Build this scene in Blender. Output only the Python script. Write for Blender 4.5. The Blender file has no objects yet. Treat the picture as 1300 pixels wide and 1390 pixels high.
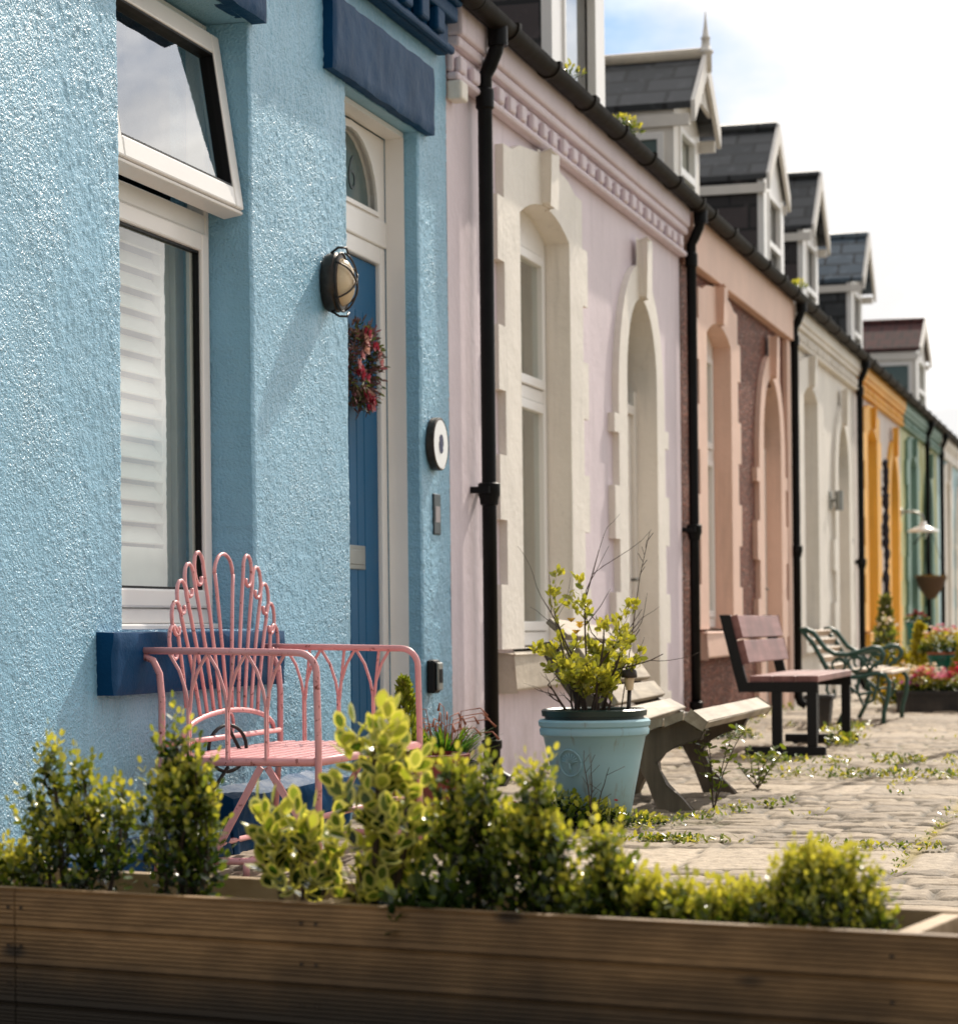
import bpy, math, random
import numpy as np
from mathutils import Vector, Matrix
from mathutils.geometry import tessellate_polygon
random.seed(7); rng = np.random.default_rng(11)
S = bpy.context.scene; C = S.collection
R = math.radians
PI = math.pi

# ------------------------------------------------------------------ mesh helpers
class MB:
    def __init__(s): s.v = []; s.f = []; s.c = []; s.col = (1, 1, 1)
    def add(s, vs, fs):
        b = len(s.v); s.v += [tuple(v) for v in vs]; s.c += [s.col] * len(vs)
        s.f += [tuple(i + b for i in f) for f in fs]; return s
    def box(s, x0, x1, y0, y1, z0, z1):
        return s.add([(x0,y0,z0),(x1,y0,z0),(x1,y1,z0),(x0,y1,z0),(x0,y0,z1),(x1,y0,z1),(x1,y1,z1),(x0,y1,z1)],
                     [(0,3,2,1),(4,5,6,7),(0,1,5,4),(1,2,6,5),(2,3,7,6),(3,0,4,7)])
    def bar(s, a, b, w, t, up=(0,0,1)):          # rectangular bar from a to b, w across, t along up
        a = Vector(a); b = Vector(b); d = (b-a).normalized(); up = Vector(up)
        if abs(d.dot(up)) > .99: up = Vector((1,0,0))
        r = d.cross(up).normalized()*w/2; u = r.cross(d).normalized()*t/2
        return s.add([a-r-u,a+r-u,a+r+u,a-r+u,b-r-u,b+r-u,b+r+u,b-r+u],
                     [(0,3,2,1),(4,5,6,7),(0,1,5,4),(1,2,6,5),(2,3,7,6),(3,0,4,7)])
    def tube(s, pts, r, n=8, caps=True):
        pts = [Vector(p) for p in pts]; k = len(pts)
        rs = r if hasattr(r, '__len__') else [r]*k
        t0 = (pts[1]-pts[0]).normalized()
        u = t0.cross(Vector((0,0,1)))
        if u.length < .05: u = t0.cross(Vector((0,1,0)))
        u.normalize(); vs = []; fs = []
        for i, p in enumerate(pts):
            t = (pts[min(i+1,k-1)]-pts[max(i-1,0)]).normalized()
            u = (u - t*u.dot(t)).normalized(); w = t.cross(u)
            for j in range(n):
                a = 2*PI*j/n; vs.append(p + (u*math.cos(a)+w*math.sin(a))*rs[i])
        for i in range(k-1):
            for j in range(n):
                fs.append((i*n+j, i*n+(j+1)%n, (i+1)*n+(j+1)%n, (i+1)*n+j))
        if caps: fs.append(tuple(range(n-1,-1,-1))); fs.append(tuple((k-1)*n+j for j in range(n)))
        return s.add(vs, fs)
    def lathe(s, c, prof, n=28, ax=None, sx=1, sy=1):   # prof [(r,h)]; ax = (X, Y, Z) basis
        X, Y, Z = ax or (Vector((1,0,0)), Vector((0,1,0)), Vector((0,0,1)))
        c = Vector(c); vs = []; fs = []
        for r, h in prof:
            for j in range(n):
                a = 2*PI*j/n; vs.append(c + X*(r*sx*math.cos(a)) + Y*(r*sy*math.sin(a)) + Z*h)
        for i in range(len(prof)-1):
            for j in range(n): fs.append((i*n+j, i*n+(j+1)%n, (i+1)*n+(j+1)%n, (i+1)*n+j))
        return s.add(vs, fs)
    def prism(s, poly, f0, f1):                    # poly of 2D points, f0/f1 map (a,b)->3D
        n = len(poly); vs = [f0(*p) for p in poly] + [f1(*p) for p in poly]
        tri = tessellate_polygon([[Vector((p[0],p[1],0)) for p in poly]])
        fs = [tuple(t) for t in tri] + [tuple(i+n for i in reversed(t)) for t in tri]
        fs += [(i,(i+1)%n,(i+1)%n+n,i+n) for i in range(n)]
        return s.add(vs, fs)
    def plate(s, outer, holes, x1, x0, rev=None):   # vertical plate in the y-z plane, front at x1, edge back to x0, holes lined back to rev
        loops = [outer]+holes; pts = [p for l in loops for p in l]
        tri = tessellate_polygon([[Vector((p[0],p[1],0)) for p in l] for l in loops])
        fs = []
        for t in tri:
            a,b,c = (pts[i] for i in t)
            cr = (b[0]-a[0])*(c[1]-a[1])-(b[1]-a[1])*(c[0]-a[0])
            fs.append(tuple(t) if cr > 0 else tuple(reversed(t)))
        s.add([(x1,p[0],p[1]) for p in pts], fs)
        for li, l in enumerate(loops):
            xb = x0 if li == 0 or rev is None else rev
            n = len(l); s.add([(x1,p[0],p[1]) for p in l]+[(xb,p[0],p[1]) for p in l],
                              [(i,(i+1)%n,(i+1)%n+n,i+n) for i in range(n)])
        return s

def srgb(r, g, b):
    f = lambda c: (c/255/12.92 if c/255 <= .04045 else ((c/255+.055)/1.055)**2.4)
    return (f(r), f(g), f(b))

def set_uv(me):
    n = len(me.loops)
    if not n: return
    co = np.empty(len(me.vertices)*3, np.float32); me.vertices.foreach_get('co', co); co = co.reshape(-1,3)
    li = np.empty(n, np.int32); me.loops.foreach_get('vertex_index', li)
    nm = np.empty(len(me.polygons)*3, np.float32); me.polygons.foreach_get('normal', nm); nm = nm.reshape(-1,3)
    lt = np.empty(len(me.polygons), np.int32); me.polygons.foreach_get('loop_total', lt)
    N = np.repeat(nm, lt, axis=0); P = co[li]
    U = np.stack([-N[:,1], N[:,0], np.zeros(n)], 1); l = np.linalg.norm(U, axis=1)
    U[l < 1e-3] = (1,0,0); l[l < 1e-3] = 1; U /= l[:,None]
    V = np.cross(N, U)
    uv = np.stack([(P*U).sum(1), (P*V).sum(1)], 1).astype(np.float32)
    lay = me.uv_layers.new(name='UVMap'); lay.data.foreach_set('uv', uv.ravel())

def world_loc(o):
    l = Vector((0,0,0))
    while o: l += o.location; o = o.parent
    return l

def link(name, me, mat, parent=None, smooth=False, bevel=0, loc=None):
    o = bpy.data.objects.new(name, me); C.objects.link(o)
    if mat: me.materials.append(mat)
    if smooth: me.shade_smooth()
    if parent: o.parent = parent
    if loc is not None: o.location = loc
    if bevel:
        b = o.modifiers.new('bevel', 'BEVEL'); b.width = bevel; b.segments = 2; b.limit_method = 'ANGLE'; b.angle_limit = R(40)
    return o

def obj(name, mb, mat, parent=None, smooth=False, bevel=0, autos=False, origin=None, label=None):
    off = world_loc(parent) if parent else Vector(origin or (0,0,0))
    me = bpy.data.meshes.new(name)
    vs = np.array(mb.v, np.float32) - np.array(off, np.float32)
    me.from_pydata(vs.tolist(), [], mb.f)
    if any(c != (1,1,1) for c in mb.c):
        at = me.attributes.new('Col', 'FLOAT_COLOR', 'POINT')
        at.data.foreach_set('color', np.array([(*c,1) for c in mb.c], np.float32).ravel())
    set_uv(me)
    o = link(name, me, mat, parent, smooth or autos, bevel, None if parent else off)
    if autos:
        me.set_sharp_from_angle(angle=R(40))
    if label: o['label'] = label
    return o

def thing(name, label, cat, loc=(0,0,0), group=None):
    o = bpy.data.objects.new(name, None); C.objects.link(o); o.location = loc; o.empty_display_size = .1
    o['label'] = label; o['category'] = cat
    if group: o['group'] = group
    return o
def tag(o, label, cat, group=None):
    o['label'] = label; o['category'] = cat
    if group: o['group'] = group
    return o
def structure(o): o['kind'] = 'structure'; return o

# ------------------------------------------------------------------ noise
_T = rng.random((256,256))
def vn(x, y, seed=0):
    x = x + seed*17.31; y = y + seed*9.77
    xi = np.floor(x).astype(int); yi = np.floor(y).astype(int); fx = x-xi; fy = y-yi
    fx = fx*fx*(3-2*fx); fy = fy*fy*(3-2*fy)
    g = lambda a, b: _T[a % 256, b % 256]
    return (g(xi,yi)*(1-fx)+g(xi+1,yi)*fx)*(1-fy) + (g(xi,yi+1)*(1-fx)+g(xi+1,yi+1)*fx)*fy

# ------------------------------------------------------------------ materials
def nm(name):
    m = bpy.data.materials.new(name); m.use_nodes = True; nt = m.node_tree
    return m, nt, nt.nodes['Principled BSDF']
def N(nt, t, **k):
    n = nt.nodes.new(t)
    for a, b in k.items(): setattr(n, a, b)
    return n
def mixc(nt, fac, a, b, mode='MIX'):
    n = N(nt, 'ShaderNodeMix', data_type='RGBA', blend_type=mode)
    for s, v in ((0,fac),(6,a),(7,b)):
        if isinstance(v, (int,float)): n.inputs[s].default_value = v
        elif isinstance(v, tuple): n.inputs[s].default_value = (*v[:3],1)
        else: nt.links.new(v, n.inputs[s])
    return n.outputs[2]
def noise(nt, scale, detail=3, rough=.55, vec=None, stretch=None):
    tc = N(nt, 'ShaderNodeTexCoord')
    src = tc.outputs['Object'] if vec is None else tc.outputs[vec]
    if stretch:
        mp = N(nt, 'ShaderNodeMapping'); mp.inputs['Scale'].default_value = stretch; nt.links.new(src, mp.inputs['Vector']); src = mp.outputs[0]
    n = N(nt, 'ShaderNodeTexNoise'); n.inputs['Scale'].default_value = scale; n.inputs['Detail'].default_value = detail; n.inputs['Roughness'].default_value = rough
    nt.links.new(src, n.inputs['Vector']); return n.outputs[0]
def ramp(nt, src, a, b):
    r = N(nt, 'ShaderNodeMapRange'); r.inputs[1].default_value = a; r.inputs[2].default_value = b
    nt.links.new(src, r.inputs[0]); return r.outputs[0]
def bump(nt, h, strength, dist, prev=None):
    b = N(nt, 'ShaderNodeBump'); b.inputs['Strength'].default_value = strength; b.inputs['Distance'].default_value = dist
    nt.links.new(h, b.inputs['Height'])
    if prev: nt.links.new(prev, b.inputs['Normal'])
    return b.outputs[0]
def dirt_shade_low(nt, base, col, z0, z1, amt):        # grime, and the deck boards' painted shade, rising from the ground (object z)
    tc = N(nt, 'ShaderNodeTexCoord'); sp = N(nt, 'ShaderNodeSeparateXYZ'); nt.links.new(tc.outputs['Object'], sp.inputs[0])
    h = ramp(nt, sp.outputs[2], z1, z0); n = ramp(nt, noise(nt, 5, 5, .7), .35, .65)
    m = N(nt, 'ShaderNodeMath', operation='MULTIPLY'); nt.links.new(h, m.inputs[0]); nt.links.new(n, m.inputs[1])
    m2 = N(nt, 'ShaderNodeMath', operation='MULTIPLY'); nt.links.new(m.outputs[0], m2.inputs[0]); m2.inputs[1].default_value = amt
    return mixc(nt, m2.outputs[0], base, col)

def paint(name, col, rough=.55, var=.12, grain=0, lump=.004, dirt=None, spec=.4, patch=None):
    m, nt, p = nm(name)
    d = tuple(c*(1-var*2) for c in col); l = tuple(min(1,c*(1+var)) for c in col)
    c = mixc(nt, ramp(nt, noise(nt, 1.7, 6, .65), .3, .7), d, l)
    c = mixc(nt, ramp(nt, noise(nt, 40, 4, .6), .62, .8), c, tuple(x*.8 for x in col))
    c = mixc(nt, ramp(nt, noise(nt, 1, 6, .65, stretch=(11,11,.9)), .55, .80), c, tuple(x*.74 for x in col))
    c = mixc(nt, ramp(nt, noise(nt, 13, 8, .8), .66, .72), c, tuple(x*.70 for x in col))
    if patch: c = mixc(nt, ramp(nt, noise(nt, patch[1], 7, .75), patch[2], patch[2]+.08), c, patch[0])
    if dirt: c = dirt_shade_low(nt, c, dirt, 0, .6, .7)
    nt.links.new(c, p.inputs['Base Color']); p.inputs['Roughness'].default_value = rough; p.inputs['Specular IOR Level'].default_value = spec
    b = bump(nt, noise(nt, 6, 4, .6), .5, lump*2) if lump else None
    if lump: b = bump(nt, noise(nt, 28, 4, .6), .45, lump, b)
    if grain: b = bump(nt, noise(nt, 170, 3, .6), .7, grain, b)
    if b: nt.links.new(b, p.inputs['Normal'])
    return m
def plain(name, col, rough=.5, metal=0, spec=.5, var=.1, sc=12, bmp=0, coat=0):
    m, nt, p = nm(name)
    c = mixc(nt, ramp(nt, noise(nt, sc, 5, .65), .3, .7), tuple(x*(1-var) for x in col), tuple(min(1,x*(1+var)) for x in col))
    nt.links.new(c, p.inputs['Base Color']); p.inputs['Roughness'].default_value = rough; p.inputs['Metallic'].default_value = metal
    p.inputs['Specular IOR Level'].default_value = spec; p.inputs['Coat Weight'].default_value = coat
    rr = N(nt, 'ShaderNodeMapRange'); rr.inputs[3].default_value = rough*.8; rr.inputs[4].default_value = min(1, rough*1.3)
    nt.links.new(noise(nt, sc*2, 4), rr.inputs[0]); nt.links.new(rr.outputs[0], p.inputs['Roughness'])
    if bmp: nt.links.new(bump(nt, noise(nt, sc*5, 4), .5, bmp), p.inputs['Normal'])
    return m

M = {}
def roughcast():
    m, nt, p = nm('blue_roughcast_paint'); col = (.235,.485,.665)
    c = mixc(nt, ramp(nt, noise(nt, 1.5, 6, .65), .3, .7), tuple(x*.9 for x in col), tuple(x*1.06 for x in col))
    c = mixc(nt, ramp(nt, noise(nt, 90, 3, .6), .62, .75), c, tuple(x*.82 for x in col))
    st = noise(nt, 1, 5, .6, stretch=(9,9,.7)); c = mixc(nt, ramp(nt, st, .56, .78), c, tuple(x*.80 for x in col))
    c = dirt_shade_low(nt, c, (.22,.27,.28), .02, .55, .55)
    nt.links.new(c, p.inputs['Base Color']); p.inputs['Roughness'].default_value = .36; p.inputs['Specular IOR Level'].default_value = .8
    c = None
    k = N(nt, 'ShaderNodeMapRange'); k.inputs[1].default_value = .35; k.inputs[2].default_value = .65; k.inputs[3].default_value = .45; k.inputs[4].default_value = 1.15; nt.links.new(noise(nt, 2.2, 5, .6), k.inputs[0])
    h = N(nt, 'ShaderNodeMath', operation='MULTIPLY'); nt.links.new(noise(nt, 98, 2, .5), h.inputs[0]); nt.links.new(k.outputs[0], h.inputs[1])
    h2 = N(nt, 'ShaderNodeMath', operation='MULTIPLY'); nt.links.new(noise(nt, 200, 2, .5), h2.inputs[0]); nt.links.new(k.outputs[0], h2.inputs[1])
    b = bump(nt, h.outputs[0], 1.0, .0092); b = bump(nt, h2.outputs[0], 1.0, .004, b)
    nt.links.new(b, p.inputs['Normal']); return m
M['blue'] = roughcast()
M['navy'] = paint('navy_masonry_paint', (.002,.047,.130), .5, .15, .001, .006, spec=.1, patch=((.008,.085,.20), 9, .66))
M['lilac'] = paint('lilac_masonry_paint', (.74,.635,.68), .6, .05, .0005, .005, dirt=(.42,.34,.33))
M['cream'] = paint('cream_masonry_paint', (.85,.79,.71), .55, .05, .0006, .007, dirt=(.45,.38,.3))
M['peach'] = paint('peach_masonry_paint', (.79,.54,.43), .6, .05, .0006, .005, dirt=(.4,.25,.2))
M['stone_white'] = paint('offwhite_masonry_paint', (.78,.73,.66), .6, .06, .0006, .006, dirt=(.4,.34,.28))
M['orange'] = paint('orange_yellow_paint', (.86,.44,.06), .55, .07, .0005, .005)
M['deep_orange'] = paint('deep_orange_paint', (.62,.17,.015), .55, .07, 0, .005)
M['palegrey'] = paint('pale_grey_render', (.62,.54,.5), .6, .06, .0006, .005)
M['green'] = paint('sage_green_paint', (.17,.29,.24), .55, .08, .0005, .005)
M['limegreen'] = paint('yellow_green_paint', (.46,.47,.2), .55, .06, .0005, .005)
M['skyblue'] = paint('pale_blue_paint', (.42,.6,.64), .6, .05, .0005, .005)
M['sillstone'] = paint('weathered_stone_sill', (.55,.48,.39), .75, .14, .001, .008)
M['upvc'] = plain('white_upvc', (.86,.83,.80), .3, var=.03, sc=3)
M['whitewood'] = plain('white_painted_timber', (.76,.71,.65), .45, var=.06, sc=6)
M['blind'] = plain('greenish_blind_fabric', (.42,.42,.33), .8, var=.06)
M['shutter'] = plain('white_shutter', (.78,.76,.72), .45, var=.03)
M['door_blue'] = plain('deep_blue_door', (.003,.092,.21), .45, spec=.2, var=.08, sc=4, bmp=.0006)
M['black'] = plain('black_gloss_pipe', (.004,.004,.0045), .4, spec=.16, var=.4, sc=14, bmp=.0008)
M['gutter'] = plain('black_gutter', (.012,.009,.007), .55, spec=.08, var=.5, sc=9, bmp=.0006)
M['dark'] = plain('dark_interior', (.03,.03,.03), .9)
M['metal_grey'] = plain('brushed_metal', (.30,.30,.28), .38, metal=1)
M['dark_metal'] = plain('dark_bronze_metal', (.055,.045,.038), .4, metal=.7, var=.3, sc=40)
M['lampglass'] = plain('cream_lamp_glass', (.72,.56,.36), .25, var=.05)
M['black_steel'] = plain('black_steel', (.006,.006,.007), .5, spec=.3)
M['pot_blue'] = plain('pale_blue_plastic', (.30,.50,.56), .35, var=.05, sc=5, bmp=.0004)
M['pot_dkgreen'] = plain('dark_green_plastic', (.008,.03,.024), .35)
M['pot_red'] = plain('oxblood_glaze', (.16,.012,.014), .18, var=.2)
M['pot_teal'] = plain('teal_glaze', (.005,.14,.11), .25, var=.15)
M['pot_black'] = plain('black_plastic_pot', (.012,.011,.011), .5)
M['terracotta'] = plain('terracotta', (.42,.14,.08), .75, var=.15)
M['castgreen'] = plain('green_cast_iron', (.028,.085,.066), .42, var=.2, sc=30, bmp=.0008)
M['soil'] = plain('dark_soil', (.03,.02,.014), .95, var=.5, sc=60, bmp=.01)
M['bark'] = plain('twig_bark', (.06,.038,.026), .8, var=.3, sc=40)
M['drystem'] = plain('dry_stem', (.28,.2,.12), .8)
M['cable'] = plain('black_cable', (.008,.008,.009), .5)
M['ceramic'] = plain('white_enamel', (.85,.84,.82), .22, var=.02)
M['navyprint'] = plain('navy_print', (.02,.03,.12), .5)
M['greyprint'] = plain('pale_grey_print', (.32,.29,.3), .6)
M['plate_dark'] = plain('dark_teal_plate', (.01,.025,.035), .4)
M['frost'] = plain('frosted_glass', (.1,.15,.15), .12, var=.05, spec=.6)
M['number'] = plain('etched_number', (.02,.04,.045), .3)
M['basket'] = plain('coir_basket', (.1,.055,.03), .95, var=.35, sc=60, bmp=.006)
M['redwood'] = plain('reddish_wood', (.32,.1,.08), .6)
M['rope'] = plain('dark_knotted_rope', (.02,.018,.03), .9, var=.5, sc=40)

def metalpaint_pink():
    m, nt, p = nm('pink_chipped_metal_paint')
    c = mixc(nt, ramp(nt, noise(nt, 8, 4), .3, .7), (.68,.30,.31), (.80,.40,.40))
    c = mixc(nt, ramp(nt, noise(nt, 45, 6, .75), .575, .65), c, (.20,.04,.028))
    nt.links.new(c, p.inputs['Base Color']); p.inputs['Roughness'].default_value = .36
    nt.links.new(bump(nt, noise(nt, 70, 4), .4, .001), p.inputs['Normal']); return m
M['pink'] = metalpaint_pink()

def wood(name, a, b, axis=1, sc=1.0, rough=.65, knots=True, end=None):
    m, nt, p = nm(name); st = [28*sc]*3; st[axis] = 2.0*sc
    g = noise(nt, 1, 7, .65, stretch=tuple(st))
    c = mixc(nt, ramp(nt, g, .3, .7), a, b)
    c = mixc(nt, ramp(nt, noise(nt, 3, 4), .45, .75), c, tuple(x*.6 for x in a))
    if knots:
        v = N(nt, 'ShaderNodeTexVoronoi'); v.inputs['Scale'].default_value = 1; tc = N(nt, 'ShaderNodeTexCoord'); mp = N(nt, 'ShaderNodeMapping')
        ks = [9*sc]*3; ks[axis] = 4*sc; mp.inputs['Scale'].default_value = ks
        nt.links.new(tc.outputs['Object'], mp.inputs[0]); nt.links.new(mp.outputs[0], v.inputs['Vector'])
        c = mixc(nt, ramp(nt, v.outputs['Distance'], .16, .07), c, tuple(x*.22 for x in a))
    nt.links.new(c, p.inputs['Base Color']); p.inputs['Roughness'].default_value = rough
    nt.links.new(bump(nt, g, .6, .002), p.inputs['Normal']); return m
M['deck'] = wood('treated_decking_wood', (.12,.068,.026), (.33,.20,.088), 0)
M['deck_painted_light'] = wood('planter_wood_painted_light', (.32,.21,.11), (.52,.38,.23), 0)  # same planter wood, sunlight on dividers and back boards painted in as paler colour
def painted_foot_shade():  # shade painted into the lower deck boards, near black towards the ground
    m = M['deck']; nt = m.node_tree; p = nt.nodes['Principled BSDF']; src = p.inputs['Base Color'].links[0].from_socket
    c = dirt_shade_low(nt, src, (.010,.008,.004), -.02, .16, 1.6); tc = N(nt, 'ShaderNodeTexCoord'); sp_ = N(nt, 'ShaderNodeSeparateXYZ'); nt.links.new(tc.outputs['Object'], sp_.inputs[0])
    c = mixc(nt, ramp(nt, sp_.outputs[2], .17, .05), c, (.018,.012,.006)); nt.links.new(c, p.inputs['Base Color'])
painted_foot_shade()
M['benchwood'] = wood('weathered_bench_wood', (.25,.195,.135), (.46,.39,.29), 1)
M['supportwood'] = wood('dark_weathered_wood', (.09,.065,.042), (.2,.15,.10), 2, knots=False)
M['mahog'] = wood('reddish_bench_plank', (.20,.075,.065), (.34,.16,.145), 1, .8, .5, False)
for key, dc in (('pot_blue',(.20,.17,.12)),('pot_red',(.12,.08,.06)),('pot_teal',(.10,.10,.07)),('pot_black',(.09,.075,.06))):
    nt_ = M[key].node_tree; p_ = nt_.nodes['Principled BSDF']; src_ = p_.inputs['Base Color'].links[0].from_socket
    c_ = dirt_shade_low(nt_, src_, dc, 0, .20, 1.0); c_ = mixc(nt_, ramp(nt_, noise(nt_, 1, 6, .7, stretch=(22,22,2)), .58, .75), c_, dc); nt_.links.new(c_, p_.inputs['Base Color'])
M['slatcream'] = wood('bleached_bench_slat', (.5,.38,.28), (.7,.58,.45), 1, .8, .55, False)

def stucco_mat():
    m = M['blue']; return m

def pebble():
    m, nt, p = nm('brown_pebbledash'); tc = N(nt, 'ShaderNodeTexCoord'); v = N(nt, 'ShaderNodeTexVoronoi'); v.inputs['Scale'].default_value = 52
    nt.links.new(tc.outputs['Object'], v.inputs['Vector'])
    sp = N(nt, 'ShaderNodeSeparateColor'); nt.links.new(v.outputs['Color'], sp.inputs[0])
    c = mixc(nt, sp.outputs[0], (.20,.055,.032), (.44,.17,.11)); c = mixc(nt, ramp(nt, sp.outputs[1], .86, .97), c, (.60,.42,.34))
    c = mixc(nt, ramp(nt, v.outputs['Distance'], .3, .6), c, (.09,.04,.03))
    nt.links.new(c, p.inputs['Base Color']); p.inputs['Roughness'].default_value = .6; p.inputs['Specular IOR Level'].default_value = .15
    b = N(nt, 'ShaderNodeBump'); b.invert = True; b.inputs['Strength'].default_value = 1; b.inputs['Distance'].default_value = .012
    nt.links.new(v.outputs['Distance'], b.inputs['Height']); nt.links.new(b.outputs[0], p.inputs['Normal']); return m
M['pebble'] = pebble()

def slates(name, a, b, w=.3, h=.2, mort=.006, rough=.5, bd=.012):
    m, nt, p = nm(name); tc = N(nt, 'ShaderNodeTexCoord'); br = N(nt, 'ShaderNodeTexBrick')
    br.inputs['Scale'].default_value = 1; br.inputs['Brick Width'].default_value = w; br.inputs['Row Height'].default_value = h
    br.inputs['Mortar Size'].default_value = mort; br.inputs['Bias'].default_value = 0
    br.inputs['Color1'].default_value = (*a,1); br.inputs['Color2'].default_value = (*b,1); br.inputs['Mortar'].default_value = (a[0]*.12,a[1]*.12,a[2]*.12,1)
    nt.links.new(tc.outputs['UV'], br.inputs['Vector'])
    c = mixc(nt, ramp(nt, noise(nt, 9, 6, .7), .55, .8), br.outputs['Color'], tuple(x*1.7+.01 for x in b))
    nt.links.new(c, p.inputs['Base Color']); p.inputs['Roughness'].default_value = rough
    # lap of each course: saw tooth in v
    sp = N(nt, 'ShaderNodeSeparateXYZ'); nt.links.new(tc.outputs['UV'], sp.inputs[0])
    d = N(nt, 'ShaderNodeMath', operation='DIVIDE'); nt.links.new(sp.outputs[1], d.inputs[0]); d.inputs[1].default_value = h
    fr = N(nt, 'ShaderNodeMath', operation='FRACT'); nt.links.new(d.outputs[0], fr.inputs[0])
    inv = N(nt, 'ShaderNodeMath', operation='SUBTRACT'); inv.inputs[0].default_value = 1; nt.links.new(fr.outputs[0], inv.inputs[1])
    bb = bump(nt, inv.outputs[0], .8, bd); bb = bump(nt, br.outputs['Fac'], -.6, .006, bb); bb = bump(nt, noise(nt, 50, 4), .4, .003, bb)
    nt.links.new(bb, p.inputs['Normal']); return m
M['slate'] = slates('dark_roof_slate', (.012,.015,.018), (.050,.052,.056), .36, .19, .018)
M['paleslate'] = slates('pale_roof_slate', (.05,.08,.11), (.10,.13,.16), .36, .22, .018, .35)  # slate in a paler blue-grey tone
M['cheek'] = slates('brown_grey_hung_slate', (.012,.011,.011), (.055,.040,.040), .36, .22, .014)
M['redtile'] = slates('dark_red_clay_tile', (.045,.010,.010), (.075,.016,.014), .22, .26, .014, .8, .03)

def glass():
    m, nt, p = nm('window_glass'); out = nt.nodes['Material Output']
    tr = N(nt, 'ShaderNodeBsdfTransparent'); tr.inputs[0].default_value = (.86,.92,.89,1)
    gl = N(nt, 'ShaderNodeBsdfGlossy'); gl.inputs['Roughness'].default_value = .015
    nt.links.new(bump(nt, noise(nt, 3, 2), .12, .004), gl.inputs['Normal'])
    lw = N(nt, 'ShaderNodeLayerWeight'); lw.inputs[0].default_value = .5
    pw = N(nt, 'ShaderNodeMath', operation='POWER'); nt.links.new(lw.outputs['Facing'], pw.inputs[0]); pw.inputs[1].default_value = 2.6
    fr = N(nt, 'ShaderNodeMapRange'); fr.inputs[3].default_value = .07; fr.inputs[4].default_value = 1.0; nt.links.new(pw.outputs[0], fr.inputs[0])
    mx = N(nt, 'ShaderNodeMixShader'); nt.links.new(fr.outputs[0], mx.inputs[0]); nt.links.new(tr.outputs[0], mx.inputs[1]); nt.links.new(gl.outputs[0], mx.inputs[2])
    nt.links.new(mx.outputs[0], out.inputs['Surface']); return m
M['glass'] = glass()

def leafmat(name, rough=.3, trans=.42, spec=.5, tint=(1.9,1.75,.7)):
    m, nt, p = nm(name); out = nt.nodes['Material Output']
    at = N(nt, 'ShaderNodeAttribute', attribute_name='Col')
    nt.links.new(at.outputs['Color'], p.inputs['Base Color']); p.inputs['Roughness'].default_value = rough; p.inputs['Specular IOR Level'].default_value = spec
    t = N(nt, 'ShaderNodeBsdfTranslucent')
    c = mixc(nt, 1.0, at.outputs['Color'], tint, 'MULTIPLY'); nt.links.new(c, t.inputs[0])
    mx = N(nt, 'ShaderNodeMixShader'); mx.inputs[0].default_value = trans
    nt.links.new(p.outputs[0], mx.inputs[1]); nt.links.new(t.outputs[0], mx.inputs[2]); nt.links.new(mx.outputs[0], out.inputs['Surface']); return m
M['leaf'] = leafmat('glossy_leaf', .24, .36, .6); M['petal'] = leafmat('petal', .6, .35, .2, (1.25,1.2,1.2))

def pavemat():
    m, nt, p = nm('worn_stone_paving')
    at = N(nt, 'ShaderNodeAttribute', attribute_name='Col')
    c = mixc(nt, ramp(nt, noise(nt, 30, 6, .7), .3, .7), (.62,.60,.58), (1.15,1.12,1.08)); c = mixc(nt, 1.0, at.outputs['Color'], c, 'MULTIPLY')
    nt.links.new(c, p.inputs['Base Color']); p.inputs['Roughness'].default_value = .8
    b = bump(nt, noise(nt, 22, 6, .65), .8, .008); b = bump(nt, noise(nt, 120, 4, .6), .6, .003, b); nt.links.new(b, p.inputs['Normal']); return m
M['paving'] = pavemat()
M['farpath'] = slates('far_stone_setts', (.31,.25,.18), (.38,.31,.23), .3, .2, .012, .8, .0)
M['earth'] = plain('rough_ground', (.13,.12,.07), .95, var=.4, sc=3, bmp=.02)

# ------------------------------------------------------------------ setting: ground
def grid_mesh(name, X, mat, parent=None, col=None, smooth=True, off=(0,0,0)):
    a, b = X.shape[:2]
    idx = np.arange(a*b).reshape(a,b)
    q = np.stack([idx[:-1,:-1], idx[1:,:-1], idx[1:,1:], idx[:-1,1:]], -1).reshape(-1,4)
    return quads_mesh(name, X.reshape(-1,3), q, mat, parent, col, smooth, off)
def quads_mesh(name, V, q, mat, parent=None, col=None, smooth=True, off=(0,0,0)):
    me = bpy.data.meshes.new(name); V = (V-np.array(off)).astype(np.float32); k = q.shape[1]
    me.vertices.add(len(V)); me.vertices.foreach_set('co', V.ravel())
    me.loops.add(q.size); me.loops.foreach_set('vertex_index', q.astype(np.int32).ravel())
    me.polygons.add(len(q)); me.polygons.foreach_set('loop_start', np.arange(0, q.size, k, dtype=np.int32)); me.polygons.foreach_set('loop_total', np.full(len(q), k, np.int32))
    me.update(calc_edges=True)
    if col is not None:
        at = me.attributes.new('Col', 'FLOAT_COLOR', 'POINT'); c = np.ones((len(V),4), np.float32); c[:,:3] = col.reshape(-1,3); at.data.foreach_set('color', c.ravel())
    return link(name, me, mat, parent, smooth)

mb = MB(); mb.box(-400, 400, -60, 900, -.3, -.06); structure(obj('ground', mb, M['earth']))
mb = MB(); mb.box(-.3, 4.3, -6, 4.4, -.055, -.012); mb.box(-.3, 4.3, 19.95, 75, -.055, -.012); structure(obj('path', mb, M['farpath']))

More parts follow.
